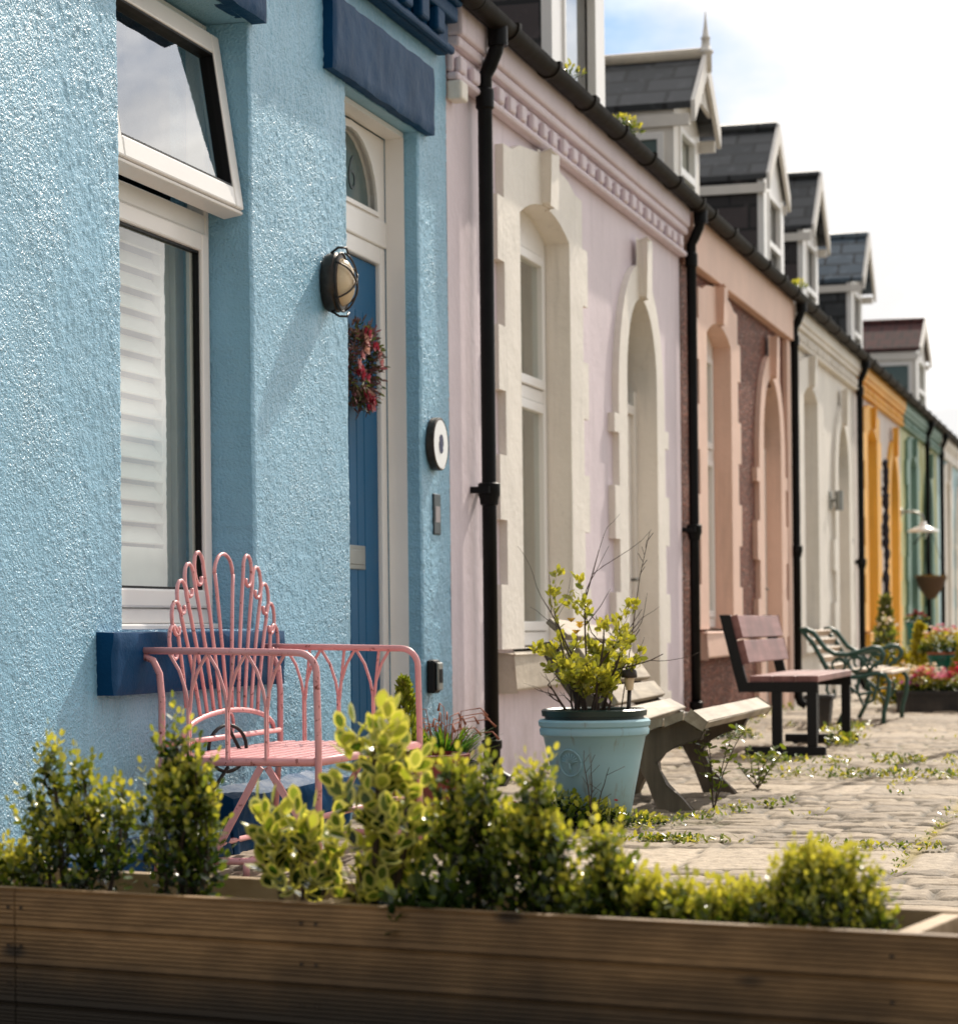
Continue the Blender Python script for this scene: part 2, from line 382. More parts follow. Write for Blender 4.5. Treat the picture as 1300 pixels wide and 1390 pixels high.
def stone_paving():
    ys = np.concatenate([np.arange(4.3, 9, .013), np.arange(9, 14, .018), np.arange(14, 20.01, .03)]); xs = np.arange(-.02, 4.3, .018)
    X, Y = np.meshgrid(xs, ys)
    Xw = X + .05*(vn(X*2.2, Y*2.2, 1)-.5) + .02*(vn(X*9, Y*9, 2)-.5)
    Yw = Y + .10*(vn(X*1.3, Y*1.3, 3)-.5) + .035*(vn(X*7, Y*9, 4)-.5)
    rows = []; y = 3.8; rr = random.Random(3)
    bands = [(4.2,4.6),(5.55,6.1),(7.15,7.75),(10.25,10.85),(12.5,12.9),(15.2,15.8),(18.2,18.8)]
    while y < 20.6:
        bnd = [b for b in bands if abs(b[0]-y) < .11]
        if bnd: rows.append((y, bnd[0][1]-y, True)); y = bnd[0][1]
        else:
            d = rr.uniform(.11,.17); rows.append((y, d, False)); y += d
    edges = np.array([r[0] for r in rows]+[y]); ri = np.clip(np.searchsorted(edges, Yw)-1, 0, len(rows)-1)
    H = np.zeros_like(X); col = np.zeros(X.shape+(3,))
    for i, (y0, d, flag) in enumerate(rows):
        m = ri == i
        if not m.any(): continue
        cx = [-.4+rr.uniform(0,.2)]
        while cx[-1] < 4.6: cx.append(cx[-1] + (rr.uniform(.6,1.1) if flag else rr.uniform(.13,.27)))
        cx = np.array(cx); xx = Xw[m]; yy = Yw[m]; ci = np.clip(np.searchsorted(cx, xx)-1, 0, len(cx)-2)
        dd = np.minimum(np.minimum(xx-cx[ci], cx[ci+1]-xx), np.minimum(yy-y0, y0+d-yy))
        k = np.clip(dd/(.020 if not flag else .012), 0, 1); k = k*k*(3-2*k)
        tl = np.array([rr.uniform(-1,1) for _ in cx]); tone = np.array([rr.uniform(.66,1.18) for _ in cx])
        H[m] = (.014 if not flag else .010)*k + (.004 if not flag else .002)*tl[ci] + (yy-y0-d/2)*.03*tl[ci]*(0 if flag else 1)
        base = np.array((.41,.335,.25) if flag else (.345,.275,.197))
        joint = np.array((.045,.036,.02))
        kk = k[:,None]**.7; col[m] = joint*(1-kk) + base*tone[ci][:,None]*kk
    # one long weedy joint running along the street
    jx = np.abs(X - 2.26 - .03*(vn(X*0, Y*2.0, 5)-.5)); jm = np.clip(1-jx/.035, 0, 1)*((Y > 6.6))
    H -= .010*jm
    mossy = (vn(X*3, Y*3, 6) > .42)*jm; col = col*(1-mossy[...,None]) + np.array((.30,.22,.03))*mossy[...,None]
    H += .012*(vn(X*1.1, Y*1.1, 7)-.5) + .008*(vn(X*14, Y*24, 8)-.5) + .003*(vn(X*45, Y*45, 9)-.5)
    # moss staining in joints
    ms = np.clip((vn(X*1.5, Y*1.5, 10)-.55)*4, 0, 1)*np.clip(1-H/.006, 0, 1)*.8
    col = col*(1-ms[...,None]) + np.array((.16,.15,.03))*ms[...,None]
    col *= (.82+.36*vn(X*.9, Y*.9, 12))[...,None]
    P = np.stack([X, Y, H-.008], -1)
    structure(grid_mesh('paving', P[:, :, :], M['paving'], None, col))
stone_paving()

# ------------------------------------------------------------------ houses
def arch(y0, y1, zs, rise, n=14):     # arch points from right springing to left springing
    c = (y0+y1)/2; a = (y1-y0)/2
    return [(c+a*math.cos(t), zs+rise*math.sin(t)) for t in [PI*i/n for i in range(n+1)]]
def segarch(y0, y1, zs, rise, n=10):
    c = (y0+y1)/2; a = (y1-y0)/2; Rr = (a*a+rise*rise)/(2*rise); t0 = math.asin(a/Rr)
    return [(c+Rr*math.sin(t0-2*t0*i/n), zs+rise-Rr+Rr*math.cos(t0-2*t0*i/n)) for i in range(n+1)]
def opening(y0, y1, z0, zs, rise, kind):
    if rise == 0: return [(y0,z0),(y1,z0),(y1,zs),(y0,zs)]
    return [(y0,z0),(y1,z0)] + (arch if kind == 'round' else segarch)(y0, y1, zs, rise)

def shell(root, y0, y1, mat, zt=3.62):
    mb = MB(); d = -7.2; x = -.3
    mb.add([(x,y0,-.1),(d,y0,-.1),(d,y1,-.1),(x,y1,-.1),(x,y0,zt),(d,y0,zt),(d,y1,zt),(x,y1,zt)], [(0,1,5,4),(1,2,6,5),(2,3,7,6),(4,5,6,7),(0,3,2,1)])
    rz = zt+1.95
    mb.add([(x,y0,zt+.003),(d,y0,zt+.003),(-3.7,y0,rz)], [(0,1,2)]); mb.add([(x,y1,zt+.003),(d,y1,zt+.003),(-3.7,y1,rz)], [(2,1,0)])
    obj('rear_wall', mb, mat, root)
    mb = MB()
    for xa, xb in ((.06,-3.7),(-7.4,-3.7)):
        za = zt-.08
        s_ = 1 if xa > xb else -1
        vs = [(xa,y0,za+.06),(xa,y1,za+.06),(xb,y1,rz+.06),(xb,y0,rz+.06),(xa,y0,za),(xa,y1,za),(xb,y1,rz),(xb,y0,rz)]
        mb.add(vs, [(0,1,2,3),(7,6,5,4),(0,4,5,1),(1,5,6,2),(2,6,7,3),(3,7,4,0)])
    rf = obj('roof', mb, M['slate'], root)
    mb = MB(); mb.tube([(-3.7,y0,rz+.07),(-3.7,y1,rz+.07)], .09, 8); obj('ridge_tiles', mb, M['slate'], rf)

def gutter(root, y0, y1, seed=0, lumpy=False):
    mb = MB(); n = 10; r = .058; zc = 3.545; xc = .135
    prof = [(xc+r*math.cos(a), zc+r*math.sin(a)) for a in [PI+PI*i/n for i in range(n+1)]]
    prof2 = [(xc+(r-.006)*math.cos(a), zc+(r-.006)*math.sin(a)) for a in [2*PI-PI*i/n for i in range(n+1)]]
    P = prof+prof2
    mb.prism(P, lambda a,b: (a,y0,b), lambda a,b: (a,y1,b))
    g = obj('gutter', mb, M['gutter'], root, autos=True)
    mb = MB(); y = y0+.25+.1*seed
    while y < y1:
        rr = r+.008
        pr = [(xc+rr*math.cos(a), zc+rr*math.sin(a)) for a in [PI+PI*i/n for i in range(n+1)]]
        w = .045 if int(y*10) % 3 else .09
        mb = MB(); mb.prism(pr+[(xc+rr,zc+.016),(xc-rr,zc+.016)], lambda a,b: (a,y,b), lambda a,b: (a,y+w,b)); y += .80
        obj('gutter_bracket', mb, M['gutter'], g, autos=True)

def cornice(root, y0, y1, mat, zb=3.19, dent=True, seed=1):
    mb = MB(); rr = random.Random(seed)
    # top band in three overlapping-free courses
    mb.box(0, .082, y0, y1, 3.385, 3.52); mb.box(0, .066, y0, y1, 3.335, 3.385)
    if dent:
        mb.box(0, .035, y0, y1, zb+.035, 3.335)
        mb.box(0, .06, y0, y1, zb, zb+.035)
        y = y0+.02
        while y < y1-.1:
            w = .105+rr.uniform(-.012,.012); mb.box(.035, .068+rr.uniform(-.004,.004), y, y+w, zb+.035, 3.30+rr.uniform(-.008,.008)); y += .215
    else: mb.box(0, .05, y0, y1, zb, 3.335)
    return obj('cornice', mb, mat, root, bevel=.014)

def window(root, y0, y1, z0, zt, head=0, x=-.16, mat='upvc', blind='blind', split=.62, bt=None):
    # outer frame with transom, two sashes, panes, blind
    f = MB(); w = .055; top = zt+head
    f.box(x-.06, x, y0, y0+w, z0, top); f.box(x-.06, x, y1-w, y1, z0, top)
    f.box(x-.06, x, y0+w, y1-w, z0, z0+.07); f.box(x-.06, x, y0+w, y1-w, zt-.06, top)
    zm = z0+(zt-z0)*split; f.box(x-.06, x-.002, y0+w, y1-w, zm-.035, zm+.035)
    fr = obj('window', f, M[mat], root, bevel=.006)
    for za, zb in ((z0+.07,zm-.035),(zm+.035,zt-.06)):
        s = MB(); a, b = y0+w+.004, y1-w-.004; za += .004; zb -= .004; k = .05
        s.box(x-.045, x+.012, a, a+k, za, zb); s.box(x-.045, x+.012, b-k, b, za, zb); s.box(x-.045, x+.012, a+k, b-k, za, za+k); s.box(x-.045, x+.012, a+k, b-k, zb-k, zb)
        obj('sash', s, M[mat], fr, bevel=.005)
        g = MB(); g.add([(x-.018,q,z) for q,z in ((a+k-.006,za+k-.006),(b-k+.006,za+k-.006),(b-k+.006,zb-k+.006),(a+k-.006,zb-k+.006))], [(0,1,2,3)]); obj('pane', g, M['glass'], fr)
    if blind:
        b = MB(); n = 46
        yy = [y0+.01+(y1-y0-.02)*i/n for i in range(n+1)]
        vs = [(x-.13+.012*math.sin(i*1.15), q, z) for z in (z0+.02, top-.02) for i, q in enumerate(yy)]
        b.add(vs, [(i,i+1,i+n+2,i+n+1) for i in range(n)]); obj('blind', b, M[blind], fr, smooth=True)
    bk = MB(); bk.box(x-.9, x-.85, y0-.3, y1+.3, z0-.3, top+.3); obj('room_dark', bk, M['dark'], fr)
    return fr

def surround(root, kind, c, half, z0, zs, rise, so, lo, ztop, keyz, mat, key=.10, proud=.04, qh=.31, rev=-.28, khalf=None, nokey=False):
    hole = opening(c-half, c+half, z0, zs, rise, 'round' if kind == 'door' else 'seg')
    pts_r = []; z = z0; long = True
    lim = ztop-.22 if kind == 'window' else zs-.25
    while z < lim-.02:
        z2 = min(z+qh, lim); o = lo if long else so
        pts_r += [(o,z),(o,z2)]; z = z2; long = not long
    if kind == 'window':
        top = [(so,lim),(so,ztop),(so*.8,ztop+.005),(so*.62,ztop+.05),(key+.06,ztop+.085),(key*.9,ztop+.09)]
    else:
        top = [(so*1.0, lim)] + [(so*1.0*math.cos(t), lim+.1+(ztop-lim-.1)*math.sin(t)) for t in [PI/2*i/10 for i in range(0,10)]] + [(key*.5,ztop)]
    right = pts_r+top
    outer = [(c+a,b) for a,b in right]+[(c-a,b) for a,b in reversed(right)]
    mb = MB(); mb.plate(outer, [hole], proud, -.002, rev)
    # keystone
    crown = zs+rise
    o = obj('window_surround' if kind == 'window' else 'door_surround', mb, mat, root, bevel=.01)
    if not nokey:
        kb = MB(); kb.prism([(c-key*.75,crown+.004),(c+key*.75,crown+.004),(c+key,keyz),(c-key,keyz)], lambda a,b: (proud-.01,a,b), lambda a,b: (proud+.05,a,b))
        obj('keystone', kb, mat, o, bevel=.012)
    return o, hole

def sill(root, y0, y1, z0, z1, x, mat, taper=.02):
    mb = MB(); mb.prism([(-.2,z0),(x,z0),(x,z1-taper),(-.2,z1)], lambda a,b: (a,y0,b), lambda a,b: (a,y1,b))
    return obj('window_sill', mb, mat, root, bevel=.012)

def panel_door(root, y0, y1, zt, mat, x=-.24, frame='whitewood', top=None, rise=0):
    f = MB(); w = .07
    f.box(x-.06, x+.02, y0, y0+w, 0.02, top or zt+.06); f.box(x-.06, x+.02, y1-w, y1, .02, top or zt+.06); f.box(x-.06, x+.02, y0+w, y1-w, zt, zt+.06)
    fr = obj('door_frame', f, M[frame], root, bevel=.006)
    d = MB(); a, b = y0+w+.003, y1-w-.003; d.box(x-.045, x-.005, a, b, .04, zt-.003)
    dl = obj('door', d, mat, root, bevel=.004)
    p = MB(); m = (a+b)/2
    for za, zb in ((.22,.82),(1.0,zt-.2)):
        for q0, q1 in ((a+.09,m-.04),(m+.04,b-.09)):
            p.box(x-.008, x+.008, q0, q0+.03, za, zb); p.box(x-.008, x+.008, q1-.03, q1, za, zb); p.box(x-.008, x+.008, q0+.03, q1-.03, za, za+.03); p.box(x-.008, x+.008, q0+.03, q1-.03, zb-.03, zb)
    obj('door_moulding', p, mat, dl, bevel=.003)
    h = MB(); h.tube([(x-.005,b-.07,1.02),(x+.05,b-.07,1.02),(x+.05,b-.16,1.02)], .010, 8); obj('handle', h, M['metal_grey'], dl, smooth=True)
    if top:
        g = MB(); g.box(x-.03, x-.025, y0+w, y1-w, zt+.06, top+rise); obj('fanlight', g, M['frost'], fr)
    return dl

def dormer(root, xf, c, half, ze, za, roofmat, cheekmat, frontmat, over=.16, back=-3.2, side_win=False, finial=False, zb=3.45, white=False, mono=False):
    y0, y1 = c-half, c+half
    w = MB()
    w.prism([(y0,zb),(y1,zb),(y1,ze),(c,za),(y0,ze)], lambda a,b: (back,a,b), lambda a,b: (xf-.06,a,b))
    d = obj('dormer', w, cheekmat, root)
    # front panel
    f = MB(); fw = [(c-half*.62, zb+.15),(c+half*.62, zb+.15),(c+half*.62, ze-.08),(c-half*.62, ze-.08)]
    f.plate([(y0,zb),(y1,zb),(y1,ze),(c,za-.03),(y0,ze)], [fw], xf, xf-.06, xf-.055)
    fp = obj('dormer_front', f, frontmat, d, bevel=.006)
    p = MB(); p.add([(xf-.045,q,z) for q,z in fw], [(0,1,2,3)]); obj('dormer_pane', p, M['glass'], d)
    k = MB()
    a, b, z0, z1 = fw[0][0], fw[1][0], fw[0][1], fw[2][1]; m = (a+b)/2; t = .045
    zm = z0+(z1-z0)*.6
    k.box(xf-.04, xf+.012, a, a+t, z0, z1); k.box(xf-.04, xf+.012, b-t, b, z0, z1); k.box(xf-.04, xf+.012, a+t, b-t, z0, z0+t); k.box(xf-.04, xf+.012, a+t, b-t, z1-t, z1)
    k.box(xf-.04, xf+.010, a+t, b-t, zm-.03, zm+.03)
    obj('dormer_window_frame', k, M['upvc'], d, bevel=.004)
    # roof slopes
    r = MB(); e = .03; th = .05; sl = (za-ze)/half
    for s_ in (-1,1):
        yo = c+s_*(half+e); zo = ze-sl*e
        r.add([(xf+over,yo,zo+.02),(xf+over,c,za+.02),(back-.3,c,za+.02),(back-.3,yo,zo+.02),(xf+over,yo,zo+.02+th),(xf+over,c,za+.02+th),(back-.3,c,za+.02+th),(back-.3,yo,zo+.02+th)],
              [(0,1,2,3),(7,6,5,4),(0,4,5,1),(1,5,6,2),(2,6,7,3),(3,7,4,0)])
    obj('dormer_roof', r, roofmat, d)
    rt = MB(); rt.tube([(back-.3,c,za+.085),(xf+over+.01,c,za+.085)], .05, 8); obj('dormer_ridge', rt, M['sillstone'] if finial else roofmat, d, smooth=True)
    for s_ in (-1,1):
        bb = MB(); yo = c+s_*(half+e+.012); zo = ze-sl*(e+.012)
        bb.prism([(yo,zo-.07),(yo,zo+.085),(c,za+.11),(c,za-.07)], lambda q,z: (xf+over+.003,q,z), lambda q,z: (xf+over+.035,q,z))
        obj('bargeboard', bb, M['whitewood'], d)
    for s_ in (-1,1):
        fs = MB(); yo = c+s_*(half+.008); fs.box(back+1.2, xf+over-.01, min(yo,yo+s_*.04), max(yo,yo+s_*.04), ze-.13, ze-.045)
        obj('fascia_board', fs, M['whitewood'], d)
    if side_win:
        sw = MB(); xa, xb = xf-.75, xf-.12
        for q in (y0-.012,):
            sw.box(xf-1.1, xf+.001, q-.01, q+.008, zb, ze-.131)
        sp = obj('cheek_panel', sw, M['whitewood'], d)
        g = MB(); g.box(xa, xb, y0-.028, y0-.0225, ze-.62, ze-.22); obj('cheek_pane', g, M['frost'], d)
        fr = MB()
        for x0, x1, z0, z1 in ((xa-.05,xa,ze-.67,ze-.17),(xb,xb+.05,ze-.67,ze-.17),(xa,xb,ze-.67,ze-.62),(xa,xb,ze-.22,ze-.17)): fr.box(x0, x1, y0-.045, y0-.023, z0, z1)
        obj('cheek_window_frame', fr, M['upvc'], d, bevel=.004)
    if finial:
        fi = MB(); X = xf+over+.02
        fi.lathe((X,c,za-.05), [(.0,0),(.045,.0),(.045,.13),(.058,.14),(.058,.16),(.038,.17),(.03,.24),(.04,.25),(.026,.27),(.012,.36),(.004,.45),(0,.455)], 10)
        obj('finial', fi, M['whitewood'], d, smooth=True)
        tr = MB()
        for s_ in (-1,1):
            tr.prism([(c+s_*half*.75,ze+.1),(c+s_*.02,ze+.45),(c+s_*.02,ze+.12)], lambda q,z: (xf+over-.035,q,z), lambda q,z: (xf+over-.005,q,z))
        obj('gable_fretwork', tr, M['whitewood'], d)
    return d

GH = 'terraced cottages in one painted row'
def cottage(name, label, y0, y1, wall, trim, wc, dc, wh=.52, dh=.44, cor=None, dent=True, doormat='whitewood', zt_w=2.78, surround_on=True, revmat=None, sillz=.63, lip=.94, lipd=.66, seed=1, frame='upvc', keyz=3.16, doorsurround=True):
    root = thing(name, label, 'house', (0,y0,0), GH)
    wh_o = opening(wc-wh-.06, wc+wh+.06, sillz-.06, zt_w+.12, 0, 's') if surround_on else opening(wc-wh, wc+wh, sillz, zt_w, .1, 'seg')
    dh_o = opening(dc-dh-.05, dc+dh+.05, -.05, 2.2, .54, 'round') if doorsurround else opening(dc-dh, dc+dh, -.05, 2.25, dh, 'round')
    wm = MB(); wm.plate([(y0,-.1),(y1,-.1),(y1,3.56),(y0,3.56)], [wh_o, dh_o], 0, -.3, -.3)
    obj('front_wall', wm, wall, root)
    if surround_on: surround(root, 'window', wc, wh, sillz, zt_w, .11, wh+.30, wh+.42, 3.06 if keyz > 3.1 else keyz-.06, keyz, trim)
    if doorsurround: surround(root, 'door', dc, dh, 0, 2.22, dh*1.15, dh+.24, dh+.36, 2.93, 3.08, trim, key=.09)
    if revmat:
        pass
    window(root, wc-wh+.004, wc+wh-.004, sillz+.01, zt_w-.02, .13, -.095, frame)
    sill(root, wc-wh-.36, wc+wh+.36, sillz-.20, sillz-.004, .085, M['sillstone'] if trim is M['cream'] else trim)
    panel_door(root, dc-dh+.004, dc+dh-.004, 2.05, M[doormat], x=-.11, top=2.2, rise=.42)
    st = MB(); st.box(-.29, -.005, dc-dh+.002, dc+dh-.002, -.02, .04); obj('doorstep', st, M['sillstone'], root, bevel=.008)
    shell(root, y0, y1, wall); gutter(root, y0, y1, seed % 4)
    if cor: cornice(root, y0, y1, cor, dent=dent, seed=seed)
    return root

# --- blue cottage ----------------------------------------------------------------
B0, B1 = 5.3, 10.17
blue = thing('blue_cottage', 'textured sky blue cottage with navy lintels and sills, nearest in the row', 'house', (0,B0,0), GH)
WY0, WY1, WZ0, WZ1 = 6.66, 7.76, .745, 2.862
DY0, DY1, DZ1 = 8.80, 9.745, 2.868
def disp(Y, Z):
    Yw = Y+.01*(vn(Y*40,Z*40,21)-.5); 
    a = vn(Yw*70, Z*62, 22); b = vn(Y*128, Z*112, 23); c = vn(Y*3, Z*3, 24); e = vn(Y*30, Z*26, 25)
    amt = .45+1.0*vn(Y*.9, Z*.7, 26)
    return (.0030*a**1.8*amt + .0026*b*amt + .006*c + .0008*e*amt)-.005
def front_blue():
    ys = np.unique(np.concatenate([np.linspace(B0, 5.8, 12), np.arange(5.8, B1, .0075), [WY0,WY1,DY0,DY1,B1]]))
    zs = np.unique(np.concatenate([np.arange(-.1, 3.40, .0085), [WZ0,WZ1,DZ1]]))
    snap = lambda arr, vals: np.array([min(vals, key=lambda v: abs(v-t)) if min(abs(v-t) for v in vals) < .0035 else t for t in arr])
    ys = np.unique(snap(ys, [WY0,WY1,DY0,DY1])); zs = np.unique(snap(zs, [WZ0,WZ1,DZ1]))
    Y, Z = np.meshgrid(ys, zs, indexing='ij'); D = disp(Y, Z)
    # soften the arrises: pull edge vertices back
    for (a, b, z0, z1) in ((WY0,WY1,WZ0,WZ1),(DY0,DY1,-1,DZ1)):
        inz = (Z < z1+.02) & (Z > z0-.02)
        dy = np.minimum(np.abs(Y-a), np.abs(Y-b)); D = D - np.where(inz & (dy < .02), .008*(1-dy/.02)**2, 0)
    X = np.stack([D, Y, Z], -1)
    # jitter hole edges sideways for a rough arris
    for v in (WY0, WY1, DY0, DY1):
        m = np.abs(Y-v) < 1e-6; X[...,1][m] += .006*(vn(Z[m]*60, Z[m]*0+v, 31)-.5)
    idx = np.arange(X[...,0].size).reshape(Y.shape)
    q = np.stack([idx[:-1,:-1], idx[1:,:-1], idx[1:,1:], idx[:-1,1:]], -1)
    yc = (ys[:-1]+ys[1:])/2; zc = (zs[:-1]+zs[1:])/2; YC, ZC = np.meshgrid(yc, zc, indexing='ij')
    hole = ((YC > WY0)&(YC < WY1)&(ZC > WZ0)&(ZC < WZ1)) | ((YC > DY0)&(YC < DY1)&(ZC < DZ1))
    q = q[~hole]
    quads_mesh('front_wall', X.reshape(-1,3), q, M['blue'], blue, None, True, (0,B0,0))
    # reveals
    n = 0; V = []; Q = []
    for v, sgn in ((WY0,1),(WY1,-1),(DY0,1),(DY1,-1)):
        z0, z1 = (WZ0,WZ1) if v in (WY0,WY1) else (-.1,DZ1)
        zz = np.arange(z0, z1+.001, .0085); zz[-1] = z1
        tt = np.concatenate([[0,.03,.07],np.linspace(.12,1,14)]); T, ZZ = np.meshgrid(tt, zz, indexing='ij')
        d0 = disp(ZZ*0+v, ZZ)-.008; xs = d0*(1-T) + -.30*T
        yy = v + .006*(vn(ZZ*60, ZZ*0+v, 31)-.5)*(1-T) + sgn*(.004*vn(T*22, ZZ*40, 32)+.006*vn(T*4, ZZ*4, 33)-.004)*np.clip(T*6,0,1)
        P = np.stack([xs, yy, ZZ], -1); idx = np.arange(T.size).reshape(T.shape)+n; n += T.size
        quads_mesh('reveal', P.reshape(-1,3), np.stack([idx[:-1,:-1], idx[1:,:-1], idx[1:,1:], idx[:-1,1:]], -1).reshape(-1,4)-idx.min(), M['blue'], blue, None, True, (0,B0,0))
    
    for bxx in ((-.3, -.002, WY0, WY1, WZ1+.001, 3.1),(-.3, -.002, DY0, DY1, DZ1+.001, 3.1)): mb = MB(); mb.box(*bxx); obj('soffit', mb, M['blue'], blue)
    mb = MB(); mb.box(-.3, -.12, WY0, WY1, .5, WZ0); obj('sill_bed', mb, M['blue'], blue)
    # solid backing behind the displaced skin
    mb = MB(); mb.plate([(B0,-.1),(B1-.004,-.1),(B1-.004,3.56),(B0,3.56)], [[(WY0-.03,WZ0-.03),(WY1+.03,WZ0-.03),(WY1+.03,WZ1+.02),(WY0-.03,WZ1+.02)], [(DY0-.03,-.09),(DY1+.03,-.09),(DY1+.03,DZ1+.02),(DY0-.03,DZ1+.02)]], -.02, -.3, -.3)
    mb.box(-.02,.0,B1-.004,B1,-.1,3.4)
    obj('wall_core', mb, M['blue'], blue)
front_blue()
def rough_block(name, y0, y1, z0, z1, x0, x1, mat, parent, amp=.0035, top=0, label=None, seed=0):
    # a slab of painted stone with an uneven face
    ny = max(2, int((y1-y0)/.02)); nz = max(2, int((z1-z0)/.02)); nx = 6
    mb = MB()
    def face(P):
        a, b = P.shape[:2]; idx = np.arange(a*b).reshape(a,b)
        mb.add([tuple(p) for p in P.reshape(-1,3)], [tuple(int(k) for k in r) for r in np.stack([idx[:-1,:-1], idx[1:,:-1], idx[1:,1:], idx[:-1,1:]], -1).reshape(-1,4)])
    def warp(P):
        y, z, x = P[...,1], P[...,2], P[...,0]
        d = amp*(vn(y*14, z*14+x*9, 40+seed)-.5)*2 + amp*.5*(vn(y*45, z*45+x*30, 41+seed)-.5)
        cy = np.minimum(y-y0, y1-y)/.018; cz = np.minimum(z-z0, z1-z)/.018; cx = (x1-x)/.018
        Q = P.copy(); Q[...,0] += d - .007*np.clip(1-np.minimum(cy,cz),0,1)**2; Q[...,1] += .5*d; Q[...,2] += .5*d*(1 if top == 0 else .6); 
        Q[...,2] -= top*np.clip((x-x0)/(x1-x0),0,1)*(z > (z0+z1)/2); return Q
    yy = np.linspace(y0, y1, ny); zz = np.linspace(z0, z1, nz); xx = np.linspace(x0, x1, nx)
    Y, Z = np.meshgrid(yy, zz, indexing='ij'); face(warp(np.stack([Y*0+x1, Y, Z], -1)))
    for z, fl in ((z0,1),(z1,0)):
        A, Bm = np.meshgrid(yy, xx, indexing='ij'); P = np.stack([Bm, A, A*0+z], -1); face(warp(P if not fl else P[::-1]) if not fl else warp(P)[::-1])
    for y, fl in ((y0,1),(y1,0)):
        A, Bm = np.meshgrid(zz, xx, indexing='ij'); P = np.stack([Bm, A*0+y, A], -1); face(warp(P)[::-1] if not fl else warp(P))
    return obj(name, mb, mat, parent, smooth=False, autos=True, label=label)
rough_block('window_lintel', 6.42, 7.80, 2.863, 3.13, -.02, .06, M['navy'], blue)
rough_block('door_lintel', 8.53, 9.86, 2.872, 3.163, -.02, .048, M['navy'], blue, seed=2)
rough_block('window_sill', 6.465, 7.925, .55, .748, -.12, .055, M['navy'], blue, .005, top=.012, seed=3)
for a, b, z, s in ((5.4,6.62,.10,4),(6.65,7.3,.085,5),(7.33,8.55,.19,6)):
    rough_block('plinth_stone', a, b, -.03, z+.03, -.01, .085, M['navy'], blue, .012, top=.04, seed=s)
mb = MB(); mb.box(0,.12,B0,10.06,3.47,3.60); mb.box(0,.10,B0,10.055,3.40,3.47); mb.box(0,.055,B0,10.05,3.262,3.40)
y = B0+.05
while y < 9.95: mb.box(.055,.105,y,y+.115,3.30,3.40); y += .23
mb.box(.055,.085,B0,10.05,3.262,3.298)
obj('cornice', mb, M['navy'], blue, bevel=.012)
shell(blue, B0, B1, M['blue']); gutter(blue, B0, B1, 2)
